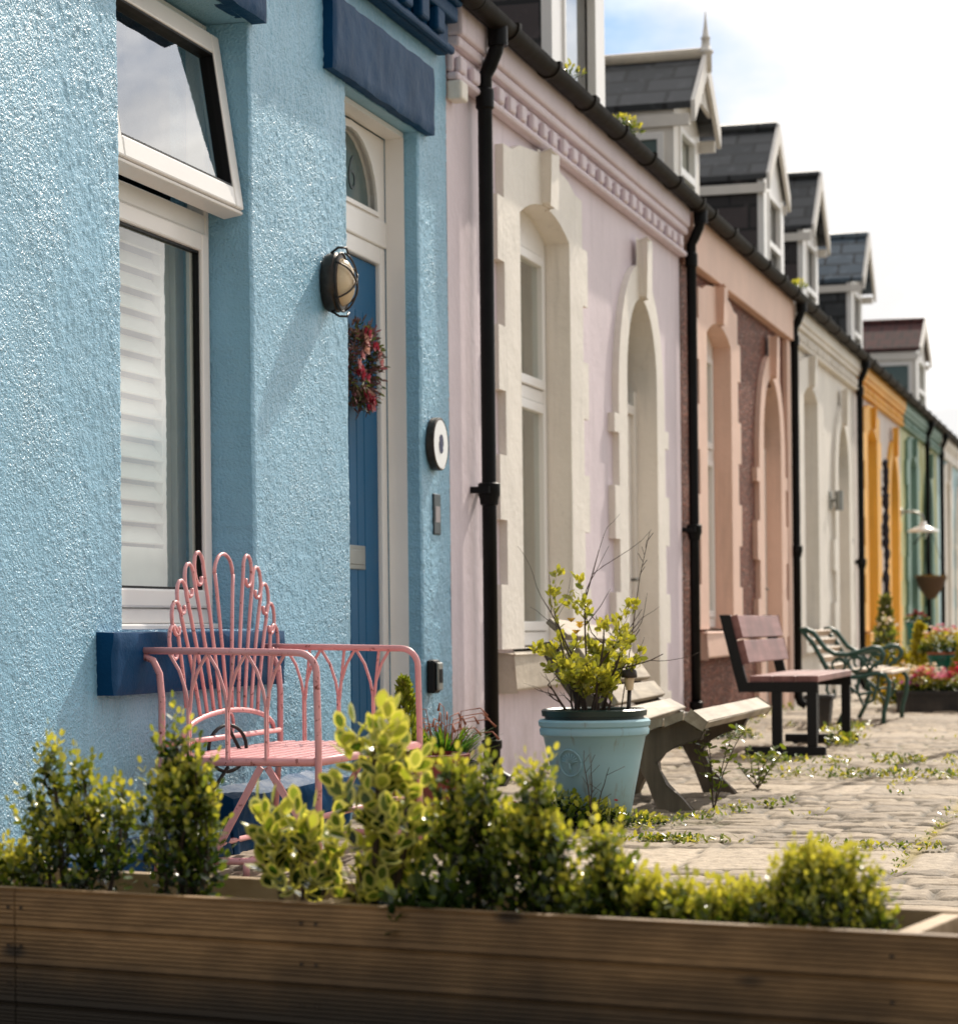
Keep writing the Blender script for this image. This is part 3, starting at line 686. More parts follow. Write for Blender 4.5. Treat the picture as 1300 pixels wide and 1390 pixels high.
# window of the blue cottage
def blue_window():
    x = -.155; f = MB(); y0, y1, z0, z1 = WY0+.004, WY1-.004, WZ0+.02, WZ1-.004; w = .035
    zt = 2.155          # transom
    f.box(x-.07,x,y0,y0+w,z0,z1); f.box(x-.07,x,y1-w,y1,z0,z1); f.box(x-.07,x,y0+w,y1-w,z0,z0+.05); f.box(x-.07,x,y0+w,y1-w,z1-.045,z1); f.box(x-.07,x-.001,y0+w,y1-w,zt-.035,zt+.035)
    f.box(x-.07,x+.035,y0-.003,y1+.002,z0-.035,z0-.001)
    fr = obj('window', f, M['upvc'], blue, bevel=.006)
    s = MB(); a, b = y0+w+.003, y1-w-.003; za, zb = z0+.053, zt-.038; k = .062
    s.box(x-.05,x+.014,a,a+k,za,zb); s.box(x-.05,x+.014,b-k,b,za,zb); s.box(x-.05,x+.014,a+k,b-k,za,za+k); s.box(x-.05,x+.014,a+k,b-k,zb-k,zb)
    obj('fixed_sash', s, M['upvc'], fr, bevel=.007)
    gs = MB(); t = .008
    for q0,q1,r0,r1 in ((a+k,a+k+t,za+k,zb-k),(b-k-t,b-k,za+k,zb-k),(a+k+t,b-k-t,za+k,za+k+t),(a+k+t,b-k-t,zb-k-t,zb-k)): gs.box(x-.02,x+.001,q0,q1,r0,r1)
    obj('gasket', gs, M['black_steel'], fr)
    g = MB(); g.add([(x-.012,q,z) for q,z in ((a+k,za+k),(b-k,za+k),(b-k,zb-k),(a+k,zb-k))], [(0,1,2,3)]); obj('pane', g, M['glass'], fr)
    # open top-hung casement, hinged at the head, bottom swung out
    zh = z1-.05; L = zh-(zt+.037); ang = R(8.4)
    dx, dz = math.sin(ang), -math.cos(ang); nx, nz = math.cos(ang), math.sin(ang)
    def T(u, v, d):   # u along y, v down the sash, d outward
        return (x+.012+dx*v+nx*d, u, zh+dz*v+nz*d)
    def tb(m, u0,u1,v0,v1,d0,d1):
        m.add([T(u0,v0,d0),T(u1,v0,d0),T(u1,v1,d0),T(u0,v1,d0),T(u0,v0,d1),T(u1,v0,d1),T(u1,v1,d1),T(u0,v1,d1)], [(0,1,2,3),(7,6,5,4),(0,4,5,1),(1,5,6,2),(2,6,7,3),(3,7,4,0)])
    a, b = y0+.012, y1-.008; k = .072
    s = MB(); tb(s,a,a+k,0,L,-.035,.035); tb(s,b-k,b,0,L,-.035,.035); tb(s,a+k,b-k,0,k,-.035,.035); tb(s,a+k,b-k,L-k,L,-.035,.035)
    tb(s,a-.004,b+.004,L+.002,L+.016,-.05,.028)
    cs = obj('open_casement', s, M['upvc'], fr, bevel=.007)
    gs = MB()
    for q in ((a+k,a+k+t,k,L-k),(b-k-t,b-k,k,L-k),(a+k+t,b-k-t,k,k+t),(a+k+t,b-k-t,L-k-t,L-k)): tb(gs,*q,-.02,.03)
    obj('casement_gasket', gs, M['black_steel'], fr)
    g = MB(); g.add([T(a+k+t,k+t,.006),T(b-k-t,k+t,.006),T(b-k-t,L-k-t,.006),T(a+k+t,L-k-t,.006)], [(3,2,1,0)]); obj('casement_pane', g, M['glass'], fr)
    for q in (a+.04, b-.04): st = MB(); st.bar((x-.02,q,zt+.08), T(q,L-.05,-.04), .012, .004); obj('casement_stay', st, M['metal_grey'], fr)
    # plantation shutters inside
    sh = MB(); xs = x-.13
    yy0, yy1 = y0+.06, y1-.075
    sh.box(xs-.02,xs+.01,yy0,yy0+.06,z0,z1); sh.box(xs-.02,xs+.01,yy1-.075,yy1,z0,zt+.05); sh.box(xs-.02,xs+.01,yy0+.06,yy1-.075,z0,z0+.26); sh.box(xs-.02,xs+.01,yy0+.06,yy1-.075,zt-.04,zt+.05)
    sh.box(xs-.06,xs+.03,yy1+.004,y1+.02,z0,zt+.05)
    z = z0+.275
    while z < zt-.06:
        sh.add([(xs-.025,yy0+.06,z+.058),(xs-.025,yy1-.075,z+.058),(xs+.018,yy1-.075,z),(xs+.018,yy0+.06,z),(xs-.033,yy0+.06,z+.052),(xs-.033,yy1-.075,z+.052),(xs+.010,yy1-.075,z-.006),(xs+.010,yy0+.06,z-.006)],
               [(0,3,2,1),(4,5,6,7),(0,1,5,4),(1,2,6,5),(2,3,7,6),(3,0,4,7)]); z += .0715
    obj('shutter', sh, M['shutter'], fr, bevel=.003)
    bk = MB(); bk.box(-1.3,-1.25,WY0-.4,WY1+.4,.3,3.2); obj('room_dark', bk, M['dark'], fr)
blue_window()
def blue_door():
    x = -.15; y0, y1 = DY0+.005, DY1-.004
    ln = MB(); ln.box(-.145,-.062,y1-.004,y1+.001,.02,DZ1-.022); ln.box(-.145,-.062,y0-.001,y0+.004,.02,DZ1-.022); ln.box(-.145,-.062,y0+.004,y1-.004,DZ1-.024,DZ1-.002)
    obj('door_lining', ln, M['upvc'], blue)
    f = MB(); w = .07; zt = 2.37; top = DZ1-.028; c = (y0+y1)/2
    f.box(x-.07,x,y0,y0+w,.03,zt+.0); f.box(x-.07,x,y1-w,y1,.03,zt+.0); f.box(x-.07,x,y0+w,y1-w,zt-.075,zt)
    f.box(x-.075,x+.008,y0,y1,zt+.001,zt+.115)
    hol = [(c-.335,zt+.14),(c+.335,zt+.14)] + arch(c-.335,c+.335,zt+.15,.285)
    f.plate([(y0,zt+.116),(y1,zt+.116),(y1,top),(y0,top)], [hol], x, x-.07, x-.05)
    fr = obj('door_frame', f, M['upvc'], blue, bevel=.007)
    ri = MB(); big = [(c-.37,zt+.122),(c+.37,zt+.122)] + arch(c-.37,c+.37,zt+.15,.315); ri.plate(big, [hol], x+.012, x-.001, x-.02); obj('fanlight_bead', ri, M['upvc'], fr, bevel=.005)
    g = MB(); g.prism(hol, lambda a,b: (x-.035,a,b), lambda a,b: (x-.03,a,b)); obj('fanlight', g, M['frost'], fr)
    for ch, dy in (('6',.0),):
        cu = bpy.data.curves.new('num','FONT'); cu.body = ch; cu.size = .22; cu.align_x = 'CENTER'; cu.extrude = .001; cu.offset = -.004
        to = bpy.data.objects.new('tmp', cu); C.objects.link(to); bpy.context.view_layer.update()
        me = bpy.data.meshes.new_from_object(to.evaluated_get(bpy.context.evaluated_depsgraph_get())); bpy.data.objects.remove(to)
        me.transform(Matrix.Rotation(R(90),4,'Z') @ Matrix.Rotation(R(90),4,'X'))
        me.transform(Matrix.Translation((x-.0275, c+.115-B0, zt+.20)))
        link('house_number', me, M['number'], fr)
    d = MB(); a, b = y0+w+.003, y1-w-.003; d.box(x-.06,x-.02,a,b,.04,zt-.08)
    dl = obj('door', d, M['door_blue'], blue, bevel=.003)
    gr = MB(); n = 6
    for i in range(n):
        q0 = a+.10+(b-a-.2)*i/n; q1 = a+.10+(b-a-.2)*(i+1)/n; gr.box(x-.021,x-.014,q0+.003,q1-.003,.25,zt-.3)
    obj('door_planking', gr, M['door_blue'], dl, bevel=.003)
    lb = MB(); lb.box(x-.021,x-.008,c-.12,c+.18,.985,1.085); obj('letterbox', lb, M['metal_grey'], dl, bevel=.003)
    lf = MB(); lf.box(x-.0079,x-.003,c-.10,c+.16,1.005,1.065); obj('letterbox_flap', lf, M['metal_grey'], dl, bevel=.003)
    st = MB(); st.box(-.28,.05,DY0+.01,DY1-.01,-.03,.03); obj('doorstep', st, M['sillstone'], blue, bevel=.01)
blue_door()

# --- the other cottages ------------------------------------------------------------
lil = cottage('lilac_cottage', 'pale lilac cottage with cream window and door surrounds beside the blue one', 10.18, 15.64, M['lilac'], M['cream'], 11.83, 14.22, cor=M['lilac'], seed=3)
mb = MB(); mb.box(.0,.075,10.181,10.29,3.10,3.187); obj('corner_bracket', mb, M['cream'], lil, bevel=.012)
pea = cottage('peach_cottage', 'peach trimmed cottage with brown pebbledash between its surrounds', 15.65, 20.56, M['pebble'], M['peach'], 16.93, 19.42, wh=.5, dh=.46, cor=None, seed=5, sillz=.70)
mb = MB(); mb.box(0,.075,15.78,20.45,3.17,3.515); mb.box(0,.03,20.455,20.558,.0,3.515); mb.box(0,.045,19.42+.84,20.45,.0,3.165)
obj('fascia_band', mb, M['peach'], pea, bevel=.006)
cre = cottage('cream_cottage', 'off-white cottage with a dentil cornice between peach and yellow neighbours', 20.57, 25.40, M['stone_white'], M['stone_white'], 21.75, 24.15, wh=.46, dh=.44, cor=M['stone_white'], seed=7, sillz=.66)
yel = cottage('yellow_cottage', 'pale cottage with bright orange-yellow surrounds and cornice', 25.41, 30.25, M['palegrey'], M['orange'], 26.77, 29.15, wh=.47, dh=.45, cor=M['orange'], seed=9, doormat='whitewood', keyz=3.12)
for ch in yel.children:
    if ch.name.startswith('window') and 'sill' not in ch.name and 'surround' not in ch.name:
        pass
gre = cottage('green_cottage', 'sage green and lime cottage with two downpipes near the end of the row', 30.26, 35.60, M['limegreen'], M['green'], 31.6, 34.0, wh=.45, dh=.45, cor=M['green'], seed=11, keyz=3.12)
pal = cottage('pale_blue_cottage', 'pale blue cottage with white surrounds at the right edge', 35.61, 40.6, M['skyblue'], M['stone_white'], 37.2, 39.5, wh=.46, dh=.45, cor=M['stone_white'], dent=False, seed=13)
whi = cottage('white_cottage', 'white cottage at the far end of the row, mostly hidden', 40.61, 45.5, M['stone_white'], M['stone_white'], 42.0, 44.3, cor=M['stone_white'], dent=False, seed=15)

# dormers
def S_of(u, x):     # helper: street distance where a roof feature stands, from its measured bearing
    th = math.asin(.2716); return (3224*(3-x)/(math.cos(th)*(1560-u)) - (3-x)*.2716)/math.cos(th)
dormer(lil, -.12, 13.32, .66, 5.2, 5.75, M['slate'], M['cheek'], M['upvc'], zb=3.5)
dormer(pea, -.30, 17.58, .50, 4.50, 4.92, M['slate'], M['whitewood'], M['whitewood'], side_win=True, finial=True, over=.13)
dormer(cre, -.40, 22.55, .62, 4.86, 5.38, M['slate'], M['cheek'], M['upvc'], over=.03)
dormer(yel, -.55, 26.2, .60, 4.98, 5.58, M['slate'], M['cheek'], M['upvc'], over=.10)
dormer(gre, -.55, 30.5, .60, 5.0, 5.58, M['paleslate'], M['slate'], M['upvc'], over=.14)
dormer(pal, -.40, 37.76, .85, 4.88, 5.36, M['redtile'], M['whitewood'], M['upvc'], over=.05, side_win=True)

# --- drainpipes -----------------------------------------------------------------
GP = 'black downpipes on the cottage fronts'
def drainpipe(y, label):
    t = thing('drainpipe', label, 'drainpipe', (.07,y,0), GP); x = .07
    p = MB(); p.tube([(.135,y,3.50),(.135,y,3.44),(.125,y,3.40),(.095,y,3.33),(x,y,3.28),(x,y,2.2),(x,y,1.40),(x,y,.16)], .034, 16); obj('pipe', p, M['black'], t, smooth=True)
    b = MB(); b.tube([(.135,y,3.515),(.135,y,3.42)], .047, 14); obj('outlet', b, M['black'], t, autos=True)
    b = MB(); b.lathe((x,y,1.30), [(.034,0),(.042,.005),(.044,.03),(.052,.05),(.052,.10),(.047,.105),(.034,.106)], 18); b.box(-.002,x,y-.075,y-.055,1.355,1.385); b.box(-.002,x,y+.055,y+.075,1.355,1.385); b.box(x-.02,x+.02,y-.08,y+.08,1.355,1.385); obj('collar', b, M['black'], t, autos=True)
    b = MB(); b.lathe((x,y,3.13), [(.034,0),(.043,.01),(.043,.09),(.034,.10)], 16); obj('bracket', b, M['black'], t, autos=True)
    b = MB(); b.lathe((x,y,.08), [(.034,.14),(.048,.135),(.048,.10),(.040,.09),(.040,.0)], 16); b.tube([(x,y,.11),(x+.02,y,.05),(x+.07,y,.02)], .040, 14); obj('shoe', b, M['black'], t, autos=True)
    return t
def copy_tree(o, parent=None):
    c = o.copy(); C.objects.link(c)
    if parent: c.parent = parent
    for ch in list(o.children): copy_tree(ch, c)
    return c
dp = drainpipe(10.58, 'thick black downpipe on the lilac wall next to the blue cottage')
for y, l in ((15.72,'black downpipe where lilac wall meets brown pebbledash'), (20.52,'black downpipe between the peach and off-white cottages'), (25.34,'black downpipe between the off-white and yellow cottages'), (33.3,'black downpipe in the middle of the green cottage front'), (35.65,'black downpipe between the green and pale blue cottages')):
    c = copy_tree(dp); c.location = (.07,y,0); c['label'] = l

# --- fixtures -------------------------------------------------------------------
def bulkhead_lamp():
    c = (0,8.535,2.055); t = thing('wall_lamp', 'oval bronze bulkhead lamp with wire cage by the blue door', 'lamp', (0.01,c[1],c[2]))
    ax = (Vector((0,1,0)), Vector((0,0,1)), Vector((1,0,0)))
    b = MB(); b.lathe((.005,c[1],c[2]), [(0,0),(.9,0),(.95,.004),(1,.02),(1,.045),(.93,.052),(.93,.062),(.80,.064),(.78,.055),(0,.055)], 32, ax, .082, .114)
    b.v = [(c_[0], c_[1], c_[2]) for c_ in b.v]
    # profile heights are metres, radii scaled per axis
    obj('housing', b, M['dark_metal'], t, smooth=False, autos=True)
    g = MB(); g.lathe((.06,c[1],c[2]), [(.80,0),(.79,.012),(.68,.032),(.5,.045),(.25,.052),(0.001,.054)], 32, ax, .082, .114); obj('glass', g, M['lampglass'], t, smooth=True)
    w = MB()
    def arc(f, r=.0042):
        pts = []
        for i in range(15):
            a = -1+2*i/14; y, z = f(a); k = max(0, 1-(y/.082)**2-(z/.114)**2); pts.append((.066+.058*k**.5, c[1]+y, c[2]+z))
        w.tube(pts, r, 6)
    arc(lambda a: (.074*a, .070*a)); arc(lambda a: (.074*a, -.070*a)); arc(lambda a: (.03*math.cos(a*1.4)-.012, .110*a))
    w.tube([(.067,c[1]+.080*math.cos(q),c[2]+.111*math.sin(q)) for q in [2*PI*i/32 for i in range(33)]], .005, 6)
    w.tube([(.10+.014*math.cos(q), c[1]+.016*math.sin(q), c[2]-.035+.02*math.cos(q)) for q in [2*PI*i/12 for i in range(13)]], .0035, 6)
    for zs in (1,-1):
        w.tube([(.03,c[1]-.02,c[2]+zs*.110),(.06,c[1]-.02,c[2]+zs*.13),(.085,c[1],c[2]+zs*.13),(.085,c[1]+.02,c[2]+zs*.114)], .005, 6)
    obj('wire_cage', w, M['dark_metal'], t, smooth=True)
bulkhead_lamp()
def round_sign():
    c = Vector((.02,9.925,1.54)); ax = (Vector((0,1,0)), Vector((0,0,1)), Vector((1,0,0)))
    t = thing('round_sign', 'round white plaque with dark rim and striped oval emblem by the blue door', 'sign', (.0,c.y,c.z))
    b = MB(); b.lathe((.0,c.y,c.z), [(.0,0),(.112,0),(.116,.004),(.116,.034),(.110,.038),(.106,.034),(0,.034)], 40, ax); obj('rim', b, M['dark_metal'], t, autos=True)
    f = MB(); f.lathe((.0345,c.y,c.z), [(.1055,0),(.1055,.002),(0.0005,.0025)], 40, ax); obj('face', f, M['ceramic'], t, autos=True)
    e = MB(); X = .0385
    def band(lo, hi):     # diagonal stripe of an oval emblem
        pts = []; n = 14
        for i in range(n+1):
            s_ = lo+(hi-lo)*i/n
            h = math.sqrt(max(0, 1-s_*s_)); pts.append((s_,h))
        P = [(s_, h) for s_,h in pts]+[(s_,-h) for s_,h in reversed(pts)]
        ca, sa = math.cos(R(-52)), math.sin(R(-52))
        out = []
        for p, q in P:
            y = (q*ca - p*sa); z = (q*sa + p*ca); out.append((c.y+.030*y, c.z+.042*z))
        e.prism(out, lambda a,b: (X-.001,a,b), lambda a,b: (X+.001,a,b))
    band(-.98,-.62); band(-.28,.28); band(.62,.98)
    obj('emblem', e, M['navyprint'], t)
round_sign()
def key_plate():
    t = thing('notice_plate', 'narrow dark plate below the round plaque', 'sign', (0,9.96,1.23))
    b = MB(); b.box(-.004,.008,9.905,10.01,1.145,1.325); obj('plate', b, M['plate_dark'], t, bevel=.006)
    g = MB(); g.box(.008,.0095,9.925,9.99,1.20,1.27); obj('grey_square', g, M['greyprint'], t)
key_plate()
def key_safe():
    t = thing('key_safe', 'small black key safe with a silver front low on the blue wall', 'key safe', (0,9.83,.525))
    b = MB(); b.box(-.004,.040,9.79,9.875,.455,.60); obj('body', b, M['black_steel'], t, bevel=.012)
    f = MB(); f.box(.041,.052,9.797,9.868,.468,.588); obj('cover', f, M['metal_grey'], t, bevel=.005)
    w = MB(); 
    for i in range(3): w.box(.0525,.056,9.815+.014*i,9.825+.014*i,.50,.56)
    obj('dial', w, M['black_steel'], t)
key_safe()

# ------------------------------------------------------------------ leaves
LEAF = np.array([(0,0,0),(.46,.32,.10),(.42,.76,.10),(0,1,0),(-.42,.76,.10),(-.46,.32,.10)]); LQ = np.array([(0,1,2,3),(0,3,4,5)])
def leaf_mesh(name, O, Dv, Nv, L, W, col, mat, parent, tpl=LEAF, quads=LQ, colfn=None):
    O = np.asarray(O); Dv = np.asarray(Dv); Nv = np.asarray(Nv); n = len(O)
    Dv = Dv/np.linalg.norm(Dv,axis=1,keepdims=True); S_ = np.cross(Dv, Nv); S_ /= np.linalg.norm(S_,axis=1,keepdims=True)+1e-9; Nn = np.cross(S_, Dv)
    L = np.broadcast_to(L,(n,)); W = np.broadcast_to(W,(n,))
    V = O[:,None]+S_[:,None]*(tpl[None,:,0:1]*W[:,None,None])+Dv[:,None]*(tpl[None,:,1:2]*L[:,None,None])+Nn[:,None]*(tpl[None,:,2:3]*W[:,None,None])
    k = len(tpl); Q = (quads[None]+(np.arange(n)*k)[:,None,None]).reshape(-1,quads.shape[1])
    cc = np.repeat(col[:,None],k,axis=1) if colfn is None else colfn(col, n)
    off = world_loc(parent) if parent else (0,0,0)
    return quads_mesh(name, V.reshape(-1,3), Q, mat, parent, cc.reshape(-1,3), False, off)
# variegated leaf: green heart, yellow margin
_ring = [(0,0,0),(.34,.2,.06),(.5,.5,.09),(.36,.82,.05),(0,1,0),(-.36,.82,.05),(-.5,.5,.09),(-.34,.2,.06)]
_in = [(x*.62, .5+(y-.5)*.66, z*.7) for x,y,z in _ring]
VLEAF = np.array(_ring+_in+_in+[(0,.5,-.04)])
VQ = np.array([(i,(i+1)%8,8+(i+1)%8,8+i) for i in range(8)]+[(16+i,16+(i+1)%8,16+(i+2)%8,24) for i in (0,2,4,6)])
def vcol(col, n):
    out = np.zeros((n,25,3)); yl = np.array((.55,.54,.17))*(.6+.6*rng.random((n,1)))
    out[:,:16] = yl[:,None]; out[:,16:] = col[:,None]; return out

def twigs(base, spires, nt_, tl, leaf_gap, L, tipw=.5):
    """spires: list of (axis base, axis top, radius). returns twig polylines + leaf frames"""
    O=[];Dd=[];Nn=[];Ls=[];tone=[];tw=[]
    for (a, b, rad, cnt) in spires:
        a = np.array(a); b = np.array(b); H = np.linalg.norm(b-a)
        for i in range(cnt):
            t = rng.random()**.85; prof = (math.sin(PI*min(1,(t*.74+.2)))**.6) if H > 1.6*rad else max(.15,math.sqrt(max(0,1-t**2.2)))
            ph = rng.random()*2*PI; rr = rad*prof*math.sqrt(rng.random())*.95
            out = np.array((math.cos(ph), math.sin(ph), 0)); p0 = a+(b-a)*t*.9 + out*rr*.55
            d = out*(rr/rad)*.9 + np.array((0,0,.75+.6*t)) + rng.normal(0,.25,3); d /= np.linalg.norm(d)
            ln = tl*(.6+.7*rng.random()); k = max(2,int(ln/leaf_gap)); bend = rng.normal(0,.3,3)
            pts=[]; p = p0.copy(); dd = d.copy(); depth = rr/rad
            for j in range(k+1):
                pts.append(p.copy()); dd = dd+bend*.12+np.array((0,0,.06)); dd /= np.linalg.norm(dd)
                q = j/k
                if j:
                    s0 = np.cross(dd, rng.normal(0,1,3)) if j % 2 else np.cross(dd, s0)
                    s0 /= np.linalg.norm(s0)+1e-9
                    for sg in (1,-1):
                        ld = s0*sg*(1-.35*q)+dd*(.30+.6*q)+rng.normal(0,.16,3); O.append(p.copy()); Dd.append(ld); Nn.append(dd-.3*s0*sg+rng.normal(0,.2,3)); Ls.append(L*(.75+.5*rng.random())*(1-.25*q)); tone.append((q, t, depth))
                p = p+dd*ln/k
            O.append(p.copy()); Dd.append(dd); Nn.append(np.cross(dd,rng.normal(0,1,3))); Ls.append(L*.7); tone.append((1,t,depth))
            tw.append(pts)
    return np.array(O),np.array(Dd),np.array(Nn),np.array(Ls),np.array(tone),tw

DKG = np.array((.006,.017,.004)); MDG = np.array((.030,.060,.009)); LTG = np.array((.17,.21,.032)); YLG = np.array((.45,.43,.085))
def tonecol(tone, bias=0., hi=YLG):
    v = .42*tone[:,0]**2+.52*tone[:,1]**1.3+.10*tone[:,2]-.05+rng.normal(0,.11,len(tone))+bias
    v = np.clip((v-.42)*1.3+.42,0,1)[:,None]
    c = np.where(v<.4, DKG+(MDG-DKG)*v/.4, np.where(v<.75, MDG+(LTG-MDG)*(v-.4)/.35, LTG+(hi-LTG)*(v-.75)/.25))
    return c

def shrub(name, label, cat, base, spires, L, W, tl=.06, gap=.011, bias=0., group=None, variegated=False, stemr=.004, hi=YLG, stemz=None):
    t = thing(name, label, cat, base, group); bx, by, bz = base
    sp = [((bx+a[0],by+a[1],bz+a[2]),(bx+b[0],by+b[1],bz+b[2]),r,c) for a,b,r,c in spires]
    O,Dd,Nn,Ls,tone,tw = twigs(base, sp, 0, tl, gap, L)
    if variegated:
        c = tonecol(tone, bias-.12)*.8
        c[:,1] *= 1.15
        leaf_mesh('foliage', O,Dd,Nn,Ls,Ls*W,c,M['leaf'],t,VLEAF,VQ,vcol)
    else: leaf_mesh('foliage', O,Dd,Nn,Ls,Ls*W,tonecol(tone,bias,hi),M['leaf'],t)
    st = MB()
    for a,b,r,cn in sp:
        st.tube([(bx+(a[0]-bx)*.3,by+(a[1]-by)*.3,bz-.05),a,[a[i]+(b[i]-a[i])*.5+(.006 if i<2 else 0) for i in range(3)],b],[stemr*1.3,stemr*1.2,stemr,stemr*.35],6)
    for pts in tw[::3]: st.tube([tuple(p) for p in pts[::max(1,len(pts)//2)]] if len(pts)>2 else [tuple(p) for p in pts], .0012, 4, False)
    obj('stems', st, M['bark'], t, smooth=True)
    return t

# ------------------------------------------------------------------ planter in the foreground
PZ = .26; e_ = Vector((.980,-.199,0)).normalized(); n_ = Vector((-e_.y,e_.x,0)); PO = Vector((.892,4.097,0))
def pp(t, off=0., z=0.): v = PO+e_*t+n_*off; return Vector((v.x,v.y,z))
def planter():
    t = thing('timber_planter', 'long trough of ridged decking boards across the foreground', 'planter', pp(.6,.16,0)); t.rotation_euler = (0,0,0)
    T0, T1, dep = -.82, 2.6, .335
    def board(name, o, z0, z1, a, b, face):     # ridged board, grooves on the face
        prof = [(0,z0)]; n = 7; h = z1-z0
        for i in range(n):
            za = z0+.006+(h-.012)*i/n; zb = z0+.006+(h-.012)*(i+.62)/n; zc = z0+.006+(h-.012)*(i+1)/n
            prof += [(-.0,za),(-.0,zb),(.0045,zb+.0005),(.0045,zc-.0005)] if face else []
        prof += [(0,z1),(.026,z1),(.026,z0)]
        cl = [prof[0]]
        for p in prof[1:]:
            if (abs(p[0]-cl[-1][0])+abs(p[1]-cl[-1][1])) > 1e-5: cl.append(p)
        mb = MB(); mb.prism(cl, lambda d,z: tuple(pp(a,o+d,z)), lambda d,z: tuple(pp(b,o+d,z)))
        ob = obj(name, mb, M['deck'] if face else M['deck_painted_light'], t); return ob
    h = .0725; joints = [T0, .034, 2.6]
    for k in range(4):
        z1 = PZ-k*h; z0 = z1-h+.003
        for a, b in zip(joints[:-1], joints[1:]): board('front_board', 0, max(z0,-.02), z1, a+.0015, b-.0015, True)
        board('back_board', dep-.026, max(z0,-.02), z1, T0, T1, False)
    for tt in (T0, .665, 1.74, T1-.04):
        mb = MB(); w = .036
        q = [pp(tt,.0265), pp(tt+w,.0265), pp(tt+w+.0,dep-.0265), pp(tt,dep-.0265)]
        z0, z1 = .02, PZ-.004
        mb.add([(p.x,p.y,z) for z in (z0,z1) for p in q], [(3,2,1,0),(4,5,6,7),(0,1,5,4),(1,2,6,5),(2,3,7,6),(3,0,4,7)])
        obj('divider', mb, M['deck_painted_light'], t, bevel=.003)
    mb = MB(); nx, ny = 120, 10
    vs = []
    for i in range(nx+1):
        for j in range(ny+1):
            v = pp(T0+.03+(T1-T0-.06)*i/nx, .027+(dep-.054)*j/ny, .185+.018*random.random()); vs.append(tuple(v))
    mb.add(vs, [(i*(ny+1)+j,(i+1)*(ny+1)+j,(i+1)*(ny+1)+j+1,i*(ny+1)+j+1) for i in range(nx) for j in range(ny)]); obj('soil', mb, M['soil'], t)
    for tt in (.02,.05,.67,.70,1.75): 
        for k in range(3):
            sc = MB(); c = pp(tt,-.0005,PZ-h*(k+.5)); sc.lathe(c, [(0,0),(.0035,0),(.004,.001)], 8, (Vector(e_),Vector((0,0,1)),-Vector(n_))); obj('screw_head', sc, M['dark_metal'], t)
planter()
GB = 'small evergreen shrubs planted in the timber trough'
def ps(t, off=.15): v = pp(t,off,.19); return (v.x,v.y,v.z)
def ax(t_, dz0, h, t2=None, dy=0): # spire along planter direction
    v0 = e_*t_; v1 = e_*(t2 if t2 is not None else t_)
    return ((v0.x,v0.y+dy,dz0),(v1.x,v1.y+dy,h))
def sp(t0,h,r,c,t1=None,dz=.0,dy=0): a,b = ax(t0,dz,h,t1,dy); return (a,b,r,c)
BX = dict(L=.0235, W=.62, gap=.0155, group=GB)
shrub('box_shrub','small yellow-green box shrub at the bottom left corner of the trough','shrub',ps(-.065),[sp(-.01,.115,.055,45),sp(.03,.10,.05,34),sp(-.06,.09,.05,34)],tl=.042,bias=.12,**BX)
shrub('box_shrub','box shrub with two leafy spires, second from the left','shrub',ps(.075),[sp(0,.18,.10,120),sp(-.05,.31,.028,38,-.072,.12),sp(.02,.285,.028,38,.008,.12),sp(.07,.21,.055,46,.10,.05),sp(-.07,.18,.055,40,-.10,.05)],tl=.055,**BX)
shrub('box_shrub','tall oval box shrub in front of the pink chair','shrub',ps(.311),[sp(0,.275,.08,180),sp(0.0,.36,.024,32,-.012,.24),sp(.03,.285,.034,32,.036,.16),sp(-.04,.255,.038,40,-.045,.1),sp(.045,.21,.045,46,.058,.05)],tl=.05,**BX)
VG = dict(L=.058, W=.66, gap=.027, group=GB, variegated=True)
shrub('variegated_shrub','broad variegated shrub with yellow-edged leaves left of the tall one','shrub',ps(.575),[sp(0,.17,.07,17),sp(-.04,.18,.04,8,-.085,.05),sp(.03,.13,.05,8,.06,.02)],tl=.06,bias=.05,**VG)
shrub('variegated_shrub','tall variegated shrub on one dark stem in the middle of the trough','shrub',ps(.735),[sp(0,.36,.062,36,.0,.12),sp(.045,.25,.040,11,.065,.08),sp(-.02,.12,.05,9,-.035,.0),sp(.03,.11,.07,12,.04,0)],tl=.058,bias=.16,stemr=.006,**VG)
shrub('box_shrub','dense dark box shrub right of the tall variegated shrub','shrub',ps(.915,.17),[sp(0,.22,.078,150),sp(-.03,.30,.034,50,-.037,.12),sp(.025,.29,.032,46,.036,.12),sp(.05,.20,.042,40,.062,.06),sp(-.05,.19,.042,34,-.055,.04)],tl=.05,bias=-.04,**BX)
shrub('box_shrub','box shrub with a leaning top below the blue pot','shrub',ps(1.045,.15),[sp(.01,.20,.068,130),sp(.01,.285,.034,54,.014,.1),sp(.045,.19,.038,45,.058,.05),sp(-.035,.19,.036,36,-.04,.05)],tl=.05,bias=.0,**BX)
shrub('box_shrub','spreading box shrub with one raised tip below the slatted bench','shrub',ps(1.20,.15),[sp(0,.11,.085,120),sp(-.005,.18,.03,40,-.01,.06),sp(.06,.085,.055,60,.075,.0),sp(-.065,.09,.05,50,-.07,.0)],tl=.045,bias=.06,**BX)
shrub('box_shrub','low box shrub with two small tufts left of the round dome','shrub',ps(1.345,.15),[sp(0,.08,.065,64),sp(.045,.07,.05,48,.06),sp(-.06,.075,.055,48,-.07)],tl=.04,bias=.06,**BX)
shrub('box_shrub','low bright box shrub touching the round dome','shrub',ps(1.455,.15),[sp(0,.08,.055,50),sp(-.04,.065,.045,34,-.05)],tl=.04,bias=.14,**BX)
